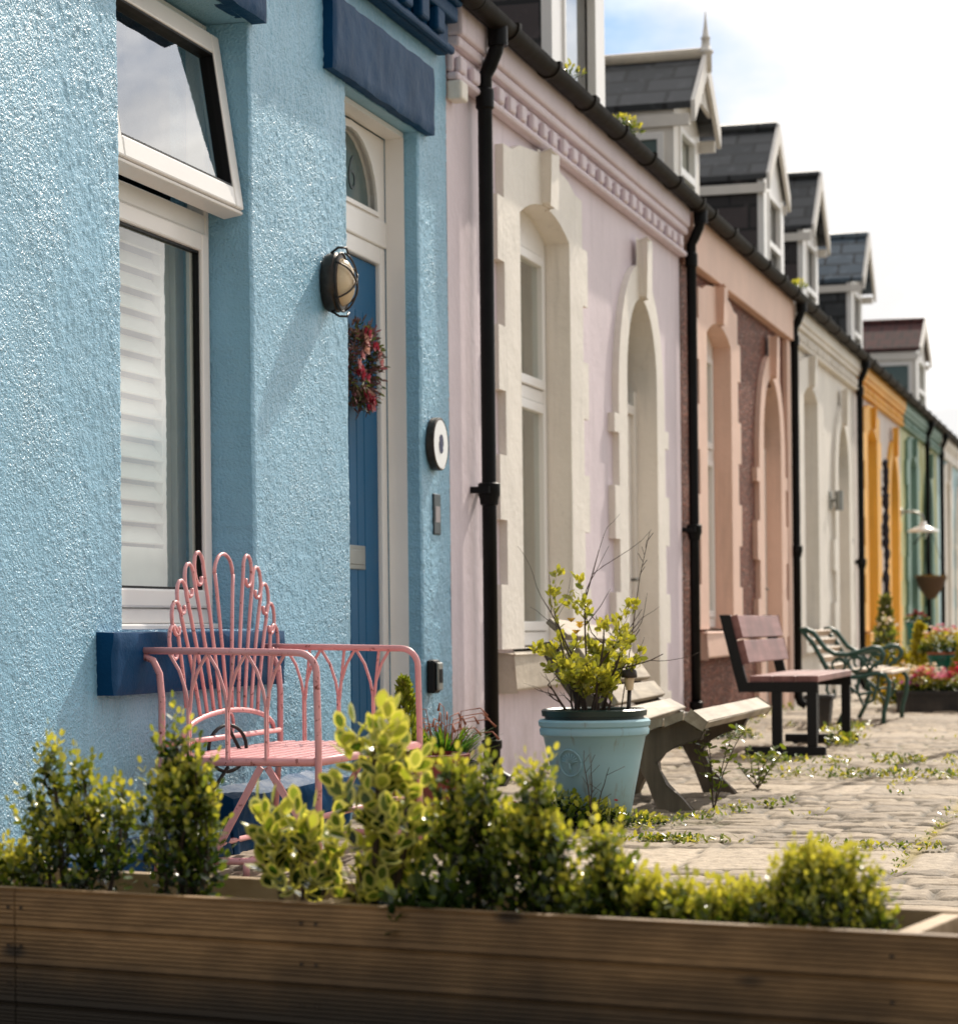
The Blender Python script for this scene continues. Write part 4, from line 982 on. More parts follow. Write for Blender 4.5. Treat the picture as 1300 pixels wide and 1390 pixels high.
shrub('dome_shrub','wide rounded yellow-green shrub at the right end of the trough','shrub',ps(1.585,.15),[sp(0,.155,.14,360),sp(-.065,.125,.075,110,-.08),sp(.06,.10,.09,130,.075),sp(-.035,.165,.06,60,-.04,.06),sp(.035,.155,.065,60,.045,.06)],.0170,.64,.038,.0115,bias=.12,group=GB)
shrub('low_plant','low dark broad-leaved plant between the variegated and dark shrubs','plant',ps(.865,.07),[sp(0,.07,.075,20),sp(.06,.06,.05,12,.08)],.04,.62,.05,.018,bias=-.25,group=None)
shrub('variegated_shrub','variegated sprig poking in at the left edge of the picture','shrub',ps(-.20,.12),[sp(.0,.27,.06,16,.0,.02),sp(.03,.27,.02,5,.053,.16)],tl=.05,bias=.1,**VG)

# ------------------------------------------------------------------ pink chair
def chair():
    X0, X1, Y0, Y1 = .09, .61, 6.68, 7.70; yc = (Y0+Y1)/2
    t = thing('garden_chair', 'pink metal garden seat with a scrolled peacock back against the blue wall', 'chair', (.35,yc,0))
    r = .0108; za = .672
    for i, y in enumerate((Y0, Y1)):
        arm = MB(); pts = [(.045,y,za+.010),(.30,y,za+.006),(X1-.06,y,za)] + [(X1-.06+.06*math.sin(a),y,za-.06+.06*math.cos(a)) for a in [PI/2*k/6 for k in range(1,7)]] + [(X1+.004,y,.4),(X1,y,0.0)]
        arm.tube(pts, r, 12); obj('arm', arm, M['pink'], t, smooth=True)
        leg = MB(); leg.tube([(.05,y,za-.006),(.085,y,za-.02),(.105,y,za-.06),(.112,y,za-.14),(X0+.02,y,.36),(X0-.01,y,0)], r, 12); obj('leg', leg, M['pink'], t, smooth=True)
        rail = MB(); rail.tube([(X0-.01,y,.045),(X1,y,.045)], .011, 10); rail.tube([(.38,y,.045),(.38,y,0)], .011, 8); obj('base_rail', rail, M['pink'], t, smooth=True)
        br = MB(); br.bar((.43,y,.33),(.27,y,.05),.020,.010,(0,1,0)); br.bar((.45,y,.33),(.60,y,.10),.020,.010,(0,1,0)); obj('brace', br, M['pink'], t)
        for k, xb in enumerate((.20,.325,.45)):
            b = MB(); b.bar((xb,y-.007,.35),(xb,y-.007,.51),.008,.008); b.bar((xb,y+.007,.35),(xb,y+.007,.51),.008,.008)
            for d in (-1,1):
                b.tube([(xb,y,.50),(xb+d*.010,y,.56),(xb+d*.030,y,.62),(xb+d*.062,y,za)], .0052, 6)
            b.tube([(xb,y,.50),(xb,y,za)] if k == 9 else [(xb+.004,y,.50),(xb+.012,y,.58),(xb+.022,y,za)], .0052, 6)
            obj('arm_baluster', b, M['pink'], t, smooth=False)
    # seat: rim and slats running along the wall
    s = MB(); zs = .345
    s.tube([(X0+.02,Y0,zs),(X1,Y0,zs),(X1,Y1,zs),(X0+.02,Y1,zs),(X0+.02,Y0,zs)], .0135, 10); obj('seat_rim', s, M['pink'], t, smooth=True)
    sl = MB(); n = 9
    for i in range(n):
        x = X0+.06+(X1-X0-.1)*i/(n-1); sl.box(x-.017,x+.017,Y0,Y1,zs+.008,zs+.013)
    obj('seat_slats', sl, M['pink'], t, bevel=.002)
    cr = MB(); cr.tube([(.38,Y0,.045),(.38,Y1,.045)], .010, 8); cr.tube([(X0-.01,Y0,.045),(X0-.01,Y1,.045)], .010, 8); cr.tube([(X1,Y0,.18),(X1,Y1,.18)], .009, 8); obj('cross_rail', cr, M['pink'], t, smooth=True)
    # back
    yc = yc+.04; xb = lambda z: .115-.02*(z-.4)/.6
    fr = MB(); W = .43
    fr.tube([(xb(.40),Y0+.02,.395),(xb(.4),Y1-.02,.395)], .009, 10)
    fr.tube([(xb(.45),yc+W*.92*math.cos(a),.405+.075*math.sin(a)) for a in [PI*k/20 for k in range(21)]], .009, 8)
    fr.tube([(xb(.42),yc+.026*math.cos(a),.435+.036*math.sin(a)) for a in [2*PI*k/14 for k in range(15)]], .006, 6)
    obj('back_rail', fr, M['pink'], t, smooth=True)
    bars = MB(); nb = 6      # pairs each side
    for sg in (-1,1):
        for i in range(nb):
            q = (i+.5)/nb
            yb = sg*W*.80*((i+.35)/nb); zb = .405+.075*math.sqrt(max(0,1-(yb/(W*.92))**2))
            ang = q*R(88); yt = sg*(.036+.365*math.sin(ang)); zt = .66+.305*math.cos(ang)
            if i == nb-1: zb = .50; yb = sg*.36; 
            pts = [(yb,zb)]
            for k in range(1,6):
                f = k/6; pts.append((yb+(yt-yb)*(f**1.25), zb+(zt-zb)*f))
            # scroll: up, over outward and curl back
            if i == 0: pts.append((sg*.0785,.925))
            c0 = (yt+sg*.040, zt-.002)
            for k in range(0,15 if i else 0):
                a = PI - k*R(27); rr = .040 if k < 6 else .040-.0025*(k-5)
                pts.append((c0[0]+sg*rr*math.cos(a), c0[1]+rr*1.25*math.sin(a)-(.004*max(0,k-5))))
            bars.tube([(xb(z),yc+y,z) for y,z in pts], .0064, 7)
    bars.tube([(xb(.98),yc+.0785*math.cos(a),.925+.065*math.sin(a)) for a in [PI*k/12 for k in range(13)]], .0064, 7)
    obj('back_fan', bars, M['pink'], t, smooth=True)
chair()
mb = MB(); cx, cy = .14, 7.14
pts = [(cx+.10*math.sin(a)*.35, cy+.075*math.sin(a), .36+.075*math.cos(a)) for a in [2*PI*k/24 for k in range(25)]]
pts += [(.17,7.20,.33),(.24,7.32,.30),(.20,7.45,.295),(.12,7.6,.31)]
mb.tube(pts, .006, 8); mb.tube([(cx,cy+.0,.30),(cx-.02,cy-.06,.24),(cx-.03,cy-.14,.19)], .006, 8); mb.tube([(.23,7.28,.305),(.225,7.40,.296)], .011, 8)
tag(obj('cable_lock', mb, M['cable'], origin=(.14,7.14,.3), smooth=True), 'black looped cable hanging on the back of the pink chair', 'cable')

# ------------------------------------------------------------------ pots and planting
def pot(t, c, prof, mat, name='pot', n=36, **k):
    mb = MB(); mb.lathe(c, prof, n); return obj(name, mb, mat, t, smooth=False, autos=True, **k)
def bluepot():
    c = (.99,8.70,0); t = thing('plant_pot', 'round pale blue plastic pot with a dark green liner rim', 'pot', c)
    pot(t, c, [(0,0.004),(.125,.004),(.132,.02),(.150,.12),(.176,.25),(.192,.325),(.204,.335),(.207,.352),(.202,.362),(.209,.368),(.211,.384),(.204,.392),(.192,.392),(.188,.36),(0,.35)], M['pot_blue'])
    pot(t, c, [(.186,.36),(.186,.402),(.197,.404),(.199,.425),(.19,.43),(.182,.425),(.18,.40),(0,.395)], M['pot_dkgreen'], 'liner')
    mb = MB(); mb.lathe((c[0],c[1],.397), [(.1795,.0),(.1,.012),(0.001,.016)], 24); obj('soil', mb, M['soil'], t)
    # embossed round medallion with a branching tree, facing the street corner
    a = R(-108); rad = .176; d = Vector((math.cos(a),math.sin(a),-.16)).normalized(); o = Vector((c[0]+rad*math.cos(a), c[1]+rad*math.sin(a), .235)); s = Vector((-math.sin(a),math.cos(a),0)); u = d.cross(s)
    if u.z < 0: u = -u
    m = MB(); P = lambda x,y: o+s*x+u*y-d*(.176-math.sqrt(max(0,.176**2-x*x)))*.9+d*.004+Vector((0,0,0))
    m.tube([P(.046*math.cos(q),.05*math.sin(q)) for q in [2*PI*k/28 for k in range(29)]], .0032, 6)
    m.tube([P(0,-.035),P(0,0)], .004, 6)
    for k in range(9):
        q = PI*k/8; m.tube([P(0,-.012+.006*abs(math.sin(q))),P(.018*math.cos(q),.004+.014*math.sin(q)),P(.033*math.cos(q),.008+.028*math.sin(q))], .0026, 5)
    obj('emblem', m, M['pot_blue'], t, smooth=True)
    return c
BP = bluepot()
def flowering_shrub():
    c = (BP[0]-.02,BP[1],.40); t = thing('potted_shrub', 'twiggy yellow-leaved shrub growing in the pale blue pot', 'plant', c)
    st = MB(); O=[];Dd=[];Nn=[];Ls=[];tn=[]; rr = random.Random(5)
    e1 = Vector((.962,.2716,0))     # spread mostly across the view and a little in depth
    def leafs(p, d, n, L, lite):
        for _ in range(n):
            dv = Vector((rr.gauss(0,1),rr.gauss(0,1),rr.gauss(.7,.7))).normalized()+d*.5
            O.append(tuple(Vector(p)+Vector((rr.gauss(0,.008),rr.gauss(0,.008),rr.gauss(0,.008))))); Dd.append(tuple(dv)); Nn.append((rr.gauss(0,1),rr.gauss(0,1),rr.gauss(1,.5))); Ls.append(L*rr.uniform(.6,1.2)); tn.append(min(1,max(0,lite+rr.gauss(0,.18))))
    def branch(p, d, ln, r, lvl, leafy):
        p = Vector(p); d = Vector(d).normalized(); pts = [p.copy()]; n = 5; rs = [r]
        for i in range(n):
            d = (d+Vector((rr.gauss(0,.16),rr.gauss(0,.16),rr.gauss(.05,.12)))).normalized(); p = p+d*ln/n; pts.append(p.copy()); rs.append(r*(1-.62*(i+1)/n))
            if lvl < 2 and rr.random() < .75 and i > 0:
                branch(p, d+Vector((rr.gauss(0,.7),rr.gauss(0,.7),rr.gauss(.2,.4))), ln*rr.uniform(.35,.6), rs[-1]*.7, lvl+1, leafy and rr.random() < .9)
            if leafy and lvl > 0: leafs(p, d, 2, .034, .45+.3*i/n)
        st.tube(pts, rs, 6); 
        if leafy: leafs(p, d, 7, .036, .85)
    for i in range(15):
        a = rr.uniform(0,2*PI); q = rr.uniform(.02,.11); b = (c[0]+q*math.cos(a), c[1]+q*math.sin(a), c[2])
        branch(b, (math.cos(a)*.5*q/.08, math.sin(a)*.5*q/.08, 1), rr.uniform(.10,.22), .006, 0, rr.random() < .8)
    for dx, ln in ((-.05,.33),(.02,.35),(.05,.33)):
        branch((c[0]+dx,c[1],c[2]), (dx*2.5,rr.uniform(-.1,.1),1), ln, .0075, 0, True)
    for dx, dz, ln in ((.9,.32,.36),(.75,.2,.28),(-.5,.7,.36),(-.75,.55,.30),(.35,.9,.50),(.5,.6,.38)):
        q = Vector((c[0],c[1],c[2]+.14)); branch(q, e1*dx+Vector((0,0,dz)), ln, .0045, 1, False)
    st.tube([(c[0]+.12,c[1],c[2]),(c[0]+.16,c[1],c[2]+.25),(c[0]+.20,c[1],c[2]+.52),(c[0]+.24,c[1],c[2]+.69)], [.0025,.002,.0016,.001], 5)
    for k in range(6): st.tube([(c[0]+.20+.006*k,c[1],c[2]+.53+.025*k),(c[0]+.20+.006*k+rr.uniform(-.02,.03),c[1]+rr.uniform(-.02,.02),c[2]+.56+.025*k)], .0012, 4)
    obj('branches', st, M['bark'], t, smooth=True)
    tn = np.array(tn)[:,None]; col = np.array((.05,.10,.015))+(np.array((.44,.42,.07))-np.array((.05,.10,.015)))*tn
    leaf_mesh('foliage', O,Dd,Nn,np.array(Ls),np.array(Ls)*.5,col,M['leaf'],t)
    # a few soft orange-yellow blossoms near the top
    bO=[];bD=[];bN=[];bL=[]
    for k in range(5):
        ctr = Vector((c[0]+rr.gauss(.0,.05), c[1]+rr.gauss(0,.04), c[2]+rr.uniform(.30,.40)))
        for j in range(6):
            a = 2*PI*j/6; bO.append(tuple(ctr)); bD.append((math.cos(a),math.sin(a),.9)); bN.append((-math.cos(a),-math.sin(a),.6)); bL.append(.026)
    bc = np.array((.62,.40,.06))*np.ones((len(bO),1)); leaf_mesh('blossom', bO,bD,bN,np.array(bL),np.array(bL)*.6,bc,M['petal'],t)
flowering_shrub()
def solar_light():
    p = (BP[0]+.135,BP[1]-.03,.40); t = thing('solar_light', 'small bronze solar stake light stuck in the pale blue pot', 'light', p)
    s = MB(); s.tube([(p[0],p[1],p[2]-.03),(p[0]+.008,p[1],p[2]+.10)], .008, 10); obj('stake', s, M['dark_metal'], t, smooth=True)
    g = MB(); g.lathe((p[0]+.008,p[1],p[2]+.10), [(0,0),(.014,0),(.019,.045),(0,.046)], 16); obj('lens', g, M['lampglass'], t, autos=True)
    h = MB(); h.lathe((p[0]+.008,p[1],p[2]+.146), [(0,0),(.028,0),(.030,.004),(.028,.024),(.024,.03),(0,.031)], 18); obj('cap', h, M['dark_metal'], t, autos=True)
    pn = MB(); pn.lathe((p[0]+.008,p[1],p[2]+.1775), [(0.018,0),(.0005,.001)], 16); obj('solar_panel', pn, M['plate_dark'], t)
solar_light()
# low mat of leaves round the blue pot, with a few red buds
def leaf_clump(name, label, cat, c, rx, ry, h, n, L, W, bias=0., hi=YLG, kindstuff=False, group=None, flowers=None, up=.6):
    t = thing(name, label, cat, c, group) if label else None
    a = rng.random(n)*2*PI; q = np.sqrt(rng.random(n)); hh = rng.random(n)
    O = np.stack([c[0]+rx*q*np.cos(a), c[1]+ry*q*np.sin(a), c[2]+h*hh*(1-.6*q)],1)
    Dd = np.stack([np.cos(a)*.7+rng.normal(0,.5,n), np.sin(a)*.7+rng.normal(0,.5,n), up+rng.normal(0,.45,n)],1); Nn = rng.normal(0,.5,(n,3))+np.array((0,0,1))
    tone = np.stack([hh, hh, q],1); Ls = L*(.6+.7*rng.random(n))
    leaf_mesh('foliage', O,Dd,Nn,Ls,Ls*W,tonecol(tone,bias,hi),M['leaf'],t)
    if flowers:
        col, m, fs = flowers; fO=[];fD=[];fN=[];fc=[]
        for i in range(m):
            aa = random.uniform(0,2*PI); qq = math.sqrt(random.random()); ct = (c[0]+rx*.9*qq*math.cos(aa), c[1]+ry*.9*qq*math.sin(aa), c[2]+h*(1-.35*qq)*random.uniform(.8,1.1))
            cc = np.array(random.choice(col))*random.uniform(.8,1.15)
            for j in range(7):
                b = 2*PI*j/7; fO.append(ct); fD.append((math.cos(b),math.sin(b),random.uniform(.0,.9))); fN.append((0,0,1)); fc.append(cc)
        leaf_mesh('blossom', fO,fD,fN,np.full(len(fO),fs),np.full(len(fO),fs*.75),np.array(fc),M['petal'],t)
    return t
leaf_clump('ground_cover','dark leafy mat with tiny red buds at the foot of the pale blue pot','plant',(.93,8.44,0),.24,.17,.14,1300,.03,.5,-.12,flowers=([(.5,.02,.015)],5,.012))
leaf_clump('ground_cover','bright green creeping weed right of the pale blue pot','plant',(1.12,8.62,0),.16,.12,.06,500,.022,.5,.1)
def sapling(label, c, h, n, seed, spread=.5, L=.03, bare=False):
    rr = random.Random(seed); t = thing('seedling', label, 'plant', c); st = MB(); O=[];Dd=[];Nn=[];tn=[]
    for i in range(n):
        a = rr.uniform(0,2*PI); d = Vector((math.cos(a)*spread,math.sin(a)*spread*.6,1)).normalized(); p = Vector(c); pts=[p.copy()]
        for k in range(7):
            d = (d+Vector((rr.gauss(0,.14),rr.gauss(0,.14),.02))).normalized(); p = p+d*h*rr.uniform(.8,1.1)/7; pts.append(p.copy())
            if bare:
                if rr.random() < .5: st.tube([p,p+Vector((rr.gauss(0,.03),rr.gauss(0,.03),.03))], .001, 4)
                continue
            for _ in range(4 if k > 1 else 1):
                O.append(tuple(p)); Dd.append((rr.gauss(0,1),rr.gauss(0,1),rr.gauss(.3,.5))); Nn.append((rr.gauss(0,.4),rr.gauss(0,.4),1)); tn.append(rr.uniform(.2,.9))
        st.tube(pts, [.0035*(1-.1*k) for k in range(8)], 5)
    obj('stems', st, M['bark'], t, smooth=True)
    if O:
        tn = np.array(tn)[:,None]; Ls = L*(.6+.8*rng.random(len(O))); leaf_mesh('foliage', O,Dd,Nn,Ls,Ls*.55,MDG+(LTG-MDG)*tn,M['leaf'],t)
sapling('self-sown leafy seedling in front of the slatted bench legs',(1.33,9.30,0),.36,5,3,.45,.034)
sapling('spreading weed with pale leaves beside the black bench foot',(1.30,10.6,0),.22,6,8,1.1,.034)
sapling('thin bare brown stems in front of the pale blue pot',(1.06,8.36,0),.30,3,4,.35,.02,True)
def conifer(name, label, c, h, r, n, col0, col1, group=None, cat='conifer'):
    t = thing(name, label, cat, c, group)
    f = rng.random(n)**.8; a = rng.random(n)*2*PI; q = np.sqrt(rng.random(n)); rad = r*(1-f)**.8*(.35+.65*q)*(1+.25*np.sin(a*3+f*9))
    O = np.stack([c[0]+rad*np.cos(a), c[1]+rad*np.sin(a), c[2]+h*f*.95],1)
    Dd = np.stack([np.cos(a)*.55,np.sin(a)*.55,np.ones(n)],1)+rng.normal(0,.22,(n,3)); Nn = rng.normal(0,1,(n,3)); Ls = h*.09*(.6+.7*rng.random(n))
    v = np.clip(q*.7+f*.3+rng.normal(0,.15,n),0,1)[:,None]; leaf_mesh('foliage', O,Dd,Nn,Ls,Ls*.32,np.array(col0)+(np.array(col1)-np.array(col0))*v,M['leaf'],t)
    st = MB(); st.tube([(c[0],c[1],c[2]-.02),(c[0],c[1],c[2]+h*.8)], [.012*h/.4,.003], 6); obj('trunk', st, M['bark'], t)
    return t
def redpot():
    c = (.55,7.92,0); t = thing('plant_pot','glossy oxblood pot beside the pink chair','pot',c)
    pot(t, c, [(0,.003),(.10,.003),(.105,.02),(.135,.12),(.158,.22),(.165,.275),(.172,.28),(.172,.30),(.160,.303),(.152,.28),(0,.27)], M['pot_red'])
    conifer('dwarf_conifer','small bright green conifer in the oxblood pot',(c[0]-.06,c[1],.27),.30,.08,1200,(.03,.06,.012),(.22,.27,.03))
redpot()
def daffodils():
    c = (.30,9.05,.0); t = thing('daffodil_clump','clump of strappy green leaves with withered flower heads by the lilac corner','plant',c); rr = random.Random(2)
    O=[];mb = MB(); st = MB(); rrn = 150
    for i in range(rrn):
        a = rr.uniform(0,2*PI); s = Vector((c[0]+.08*math.cos(a)*rr.random(), c[1]+.08*math.sin(a)*rr.random(), .15)); h = rr.uniform(.16,.27); sp_ = rr.uniform(.05,.2); w = .008
        pts = [s+Vector((math.cos(a)*sp_*f*f, math.sin(a)*sp_*f*f, h*f*(1-.25*f))) for f in (0,.3,.6,.85,1)]; side = Vector((-math.sin(a),math.cos(a),0))
        b = len(mb.v); mb.col = random.choice([(.03,.10,.015),(.06,.15,.02),(.12,.2,.03)])
        vs = []
        for k, p in enumerate(pts): ww = w*(1-.8*(k/4)**2); vs += [p-side*ww, p+side*ww]
        mb.add(vs, [(2*k,2*k+1,2*k+3,2*k+2) for k in range(4)])
        if i % 6 == 0:
            tip = s+Vector((math.cos(a)*.14,math.sin(a)*.14,h*1.05)); st.tube([s,s+Vector((math.cos(a)*.05,math.sin(a)*.05,h)),tip,tip+Vector((math.cos(a)*.03,math.sin(a)*.03,-.03))], [.002,.002,.0025,.006], 5)
    obj('leaves', mb, M['leaf'], t); obj('withered_heads', st, M['terracotta'], t, smooth=True)
    t2 = thing('plant_pot','low black pot under the daffodil leaves','pot',c); pot(t2, c, [(0,.003),(.10,.003),(.125,.19),(.135,.195),(.135,.21),(.12,.21),(.118,.185),(0,.18)], M['pot_black'])
daffodils()
def wreath():
    c = Vector((-.115,9.27,1.82)); t = thing('door_wreath','wreath of pink and red flowers hanging on the blue door','wreath',(-.14,c.y,c.z)); rr = random.Random(9)
    st = MB(); R0 = .135
    for k in range(26):
        a0 = rr.uniform(0,2*PI); st.tube([(c.x+rr.gauss(0,.012), c.y+(R0+rr.gauss(0,.02))*math.cos(a0+q), c.z+(R0+rr.gauss(0,.02))*math.sin(a0+q)) for q in [1.6*i/8 for i in range(9)]], .003, 5)
    st.tube([(c.x,c.y,c.z+R0),(c.x-.012,c.y-.01,c.z+R0+.07)], .004, 6)
    obj('twig_ring', st, M['bark'], t, smooth=True)
    O=[];Dd=[];Nn=[];Ls=[];cc=[]
    for k in range(900):
        a = rr.uniform(0,2*PI); q = rr.uniform(0,2*PI); r1 = .055*math.sqrt(rr.random()); O.append((c.x+r1*math.sin(q)*.8+.01, c.y+(R0+r1*math.cos(q))*math.cos(a), c.z+(R0+r1*math.cos(q))*math.sin(a)))
        Dd.append((rr.gauss(.4,.5),math.cos(a)*rr.gauss(.6,.7),math.sin(a)*rr.gauss(.6,.7))); Nn.append((rr.gauss(1,.5),rr.gauss(0,.6),rr.gauss(0,.6))); Ls.append(rr.uniform(.018,.045)); cc.append(rr.choice([(.10,.05,.04),(.05,.07,.02),(.09,.11,.03),(.15,.07,.06),(.14,.09,.07),(.20,.07,.08)]))
    leaf_mesh('foliage',O,Dd,Nn,np.array(Ls),np.array(Ls)*.3,np.array(cc),M['petal'],t)
    O=[];Dd=[];Nn=[];cc=[];Ls=[]
    for k in range(26):
        a = rr.uniform(0,2*PI); ct = Vector((c.x+.035+rr.uniform(0,.02), c.y+(R0+rr.gauss(0,.03))*math.cos(a), c.z+(R0+rr.gauss(0,.03))*math.sin(a))); col = rr.choice([(.36,.05,.08),(.58,.27,.27),(.30,.03,.05),(.62,.36,.28)])
        for j in range(10):
            b = 2*PI*j/10; O.append(tuple(ct)); Dd.append((rr.uniform(.1,1),math.cos(b),math.sin(b))); Nn.append((1,0,0)); cc.append(col); Ls.append(.026)
    leaf_mesh('blossom',O,Dd,Nn,np.array(Ls),np.array(Ls)*.7,np.array(cc),M['petal'],t)
wreath()

# ------------------------------------------------------------------ benches
def slatted_bench():
    t = thing('slatted_bench','weathered wooden bench with curved back slats and S-shaped legs','bench',(1.1,9.75,0))
    near = [(.705,.775),(.755,.735),(.80,.687),(.835,.640),(.87,.592),(.905,.548),(.936,.504),(.968,.458),(.996,.415),(1.03,.378),(1.085,.347)]
    far = [(.668,.735),(.712,.690),(.752,.648),(.786,.605),(.812,.568),(.838,.525),(.868,.492),(.90,.455),(.935,.415),(.98,.385),(1.035,.362)]
    YN, YF = 9.17, 10.42
    for k in range(5):
        a0, a1 = near[2*k], near[2*k+1] ; b0, b1 = far[2*k], far[2*k+1]
        a1 = (a0[0]+(near[2*k+2][0]-a0[0])*.78, a0[1]+(near[2*k+2][1]-a0[1])*.78); b1 = (b0[0]+(far[2*k+2][0]-b0[0])*.78, b0[1]+(far[2*k+2][1]-b0[1])*.78)
        mb = MB(); th = .028
        def nrm(p,q): d = Vector((q[0]-p[0],0,q[1]-p[1])).normalized(); return Vector((-d.z,0,d.x))*-1
        nn = nrm(a0,a1); nf = nrm(b0,b1)
        A = [Vector((a0[0],YN,a0[1])),Vector((a1[0],YN,a1[1]))]; Bv = [Vector((b0[0],YF,b0[1])),Vector((b1[0],YF,b1[1]))]
        V = [A[0],A[1],A[1]+nn*th,A[0]+nn*th,Bv[0],Bv[1],Bv[1]+nf*th,Bv[0]+nf*th]
        mb.add(V, [(0,1,2,3),(7,6,5,4),(0,4,5,1),(1,5,6,2),(2,6,7,3),(3,7,4,0)]); obj('back_slat', mb, M['benchwood'], t, bevel=.005)
    for (x0,z0,x1,z1,y0,y1) in ((1.085,.352,1.155,.372,9.17,10.5),(1.168,.374,1.236,.396,9.17,10.55)):
        mb = MB(); mb.prism([(x0,z0-.028),(x1,z1-.028),(x1,z1),(x0,z0)], lambda a,b: (a,y0,b), lambda a,b: (a,y1,b)); obj('seat_slat', mb, M['benchwood'], t, bevel=.005)
    mb = MB(); mb.prism([(1.248,.372),(1.318,.330),(1.340,.362),(1.275,.406)], lambda a,b: (a,9.15,b), lambda a,b: (a,10.76,b)); obj('front_slat', mb, M['benchwood'], t, bevel=.005)
    prof = [(.99,.38),(1.085,.322),(1.16,.342),(1.25,.368),(1.31,.325),(1.293,.29),(1.204,.262),(1.148,.236),(1.118,.196),(1.122,.16),(1.155,.106),(1.211,.05),(1.254,0),(1.118,0),(1.075,.117),(1.02,.22),(.96,.27),(.90,.16),(.82,.0),(.70,.0),(.78,.2),(.85,.36),(.79,.42),(.68,.58),(.640,.665),(.668,.672),(.755,.60),(.855,.46)]
    for y in (9.25,10.25):
        mb = MB(); mb.prism(prof, lambda a,b: (a,y,b), lambda a,b: (a,y+.055,b)); obj('bench_support', mb, M['supportwood'], t, bevel=.006)
    mb = MB(); mb.box(.98,1.03,9.306,10.249,.245,.31); obj('stretcher', mb, M['supportwood'], t)
slatted_bench()
def black_bench():
    t = thing('steel_bench','black steel framed bench with reddish plank back and seat','bench',(1.0,13.75,0))
    for y in (13.0,14.5):
        w = .05; f = MB()
        f.prism([(.716,.785),(.768,.785),(.858,.412),(1.245,.412),(1.245,.362),(.815,.362)], lambda a,b: (a,y,b), lambda a,b: (a,y+w,b))
        f.box(.995,1.05,y+.001,y+w-.001,.06,.362); f.box(1.19,1.243,y+.001,y+w-.001,.06,.362); f.box(.845,1.29,y,y+w,.0,.06)
        obj('bench_frame', f, M['black_steel'], t, bevel=.004)
    for z0, z1 in ((.655,.778),(.515,.640)):
        mb = MB(); xf = lambda z: .770+(.858-.770)*(.785-z)/(.785-.412)
        mb.prism([(xf(z0)+.001,z0),(xf(z1)+.001,z1),(xf(z1)+.034,z1+.008),(xf(z0)+.034,z0+.008)], lambda a,b: (a,13.02,b), lambda a,b: (a,14.54,b)); obj('back_plank', mb, M['mahog'], t, bevel=.004)
    for k in range(3):
        x = .875+k*.128; mb = MB(); mb.box(x,x+.12,13.02,14.54,.414,.45); obj('seat_plank', mb, M['mahog'], t, bevel=.004)
black_bench()
def iron_bench():
    t = thing('iron_bench','green cast-iron bench with scrolled ends and pale slats','bench',(.95,17.7,0)); XO, YN, YF = 0, 17.05, 18.35
    for y in (YN, YF):
        f = MB(); r = .017
        P = lambda *q: [(x+XO,y,z) for x,z in q]
        f.tube(P((.585,.685),(.63,.69),(.68,.665),(.72,.61),(.765,.55),(.83,.512),(.92,.505),(1.02,.53),(1.10,.555),(1.15,.548),(1.175,.51),(1.165,.47)), .018, 8)
        f.tube(P((.60,.68),(.68,.58),(.74,.47),(.79,.37),(.83,.345),(1.0,.345),(1.12,.372),(1.185,.36),(1.215,.31),(1.205,.2),(1.175,.09),(1.17,0)), r, 8)
        f.tube(P((.80,.37),(.90,.30),(.93,.2),(.895,.10),(.845,.0)), r, 8)
        f.tube(P((.78,.36),(.77,.25),(.80,.2),(.83,.22),(.82,.26)), .011, 7)
        f.tube(P((1.0,.345),(.99,.24),(1.03,.14),(1.10,.18),(1.12,.26),(1.07,.30),(1.04,.26)), .011, 7)
        f.tube(P((1.10,.36),(1.06,.42),(1.09,.48),(1.14,.45),(1.12,.41)), .011, 7)
        for cx, cz, rr in ((.86,.43,.055),(.98,.44,.06)):
            f.tube(P(*[(cx+rr*(1-.05*k/3)*math.cos(k*.5), cz+rr*(1-.05*k/3)*math.sin(k*.5)) for k in range(18)]), .010, 6)
        f.tube(P((1.165,.47),(1.10,.42),(1.05,.36)), .012, 7); f.tube(P((.90,.30),(1.0,.22),(1.10,.24)), .011, 7)
        obj('bench_end', f, M['castgreen'], t, smooth=True)
    for k in range(5):
        f = k/4; x = .625+.15*f; z = .66-.25*f; mb = MB(); mb.bar((x,YN,z),(x,YF,z),.016,.05,(.55,0,.83)); obj('back_slat', mb, M['slatcream'], t, bevel=.003)
    for k in range(5):
        x = .86+k*.078; z = .372+.012*math.sin(k); mb = MB(); mb.box(x,x+.062,YN,YF,z,z+.02); obj('seat_slat', mb, M['slatcream'], t, bevel=.003)
iron_bench()

# ------------------------------------------------------------------ small pots and far planters
def square_pot(label, c, w, h, mat, taper=.8):
    t = thing('square_pot', label, 'pot', c); mb = MB(); a = w/2; b = a*taper; x,y,z = c
    mb.add([(x-b,y-b,z),(x+b,y-b,z),(x+b,y+b,z),(x-b,y+b,z),(x-a,y-a,z+h*.85),(x+a,y-a,z+h*.85),(x+a,y+a,z+h*.85),(x-a,y+a,z+h*.85)], [(3,2,1,0),(0,1,5,4),(1,2,6,5),(2,3,7,6),(3,0,4,7)])
    r = a+.012; mb.box(x-r,x+r,y-r,y-a+.012,z+h*.85,z+h); mb.box(x-r,x+r,y+a-.012,y+r,z+h*.85,z+h); mb.box(x-r,x-a+.012,y-a+.012,y+a-.012,z+h*.85,z+h); mb.box(x+a-.012,x+r,y-a+.012,y+a-.012,z+h*.85,z+h)
    obj('pot_body', mb, mat, t, bevel=.006)
    s = MB(); s.box(x-a+.013,x+a-.013,y-a+.013,y+a-.013,z+h*.80,z+h*.84); obj('soil', s, M['soil'], t); return t
square_pot('square black pot under the green cast-iron bench end',(.80,16.45,0),.17,.24,M['pot_black'])
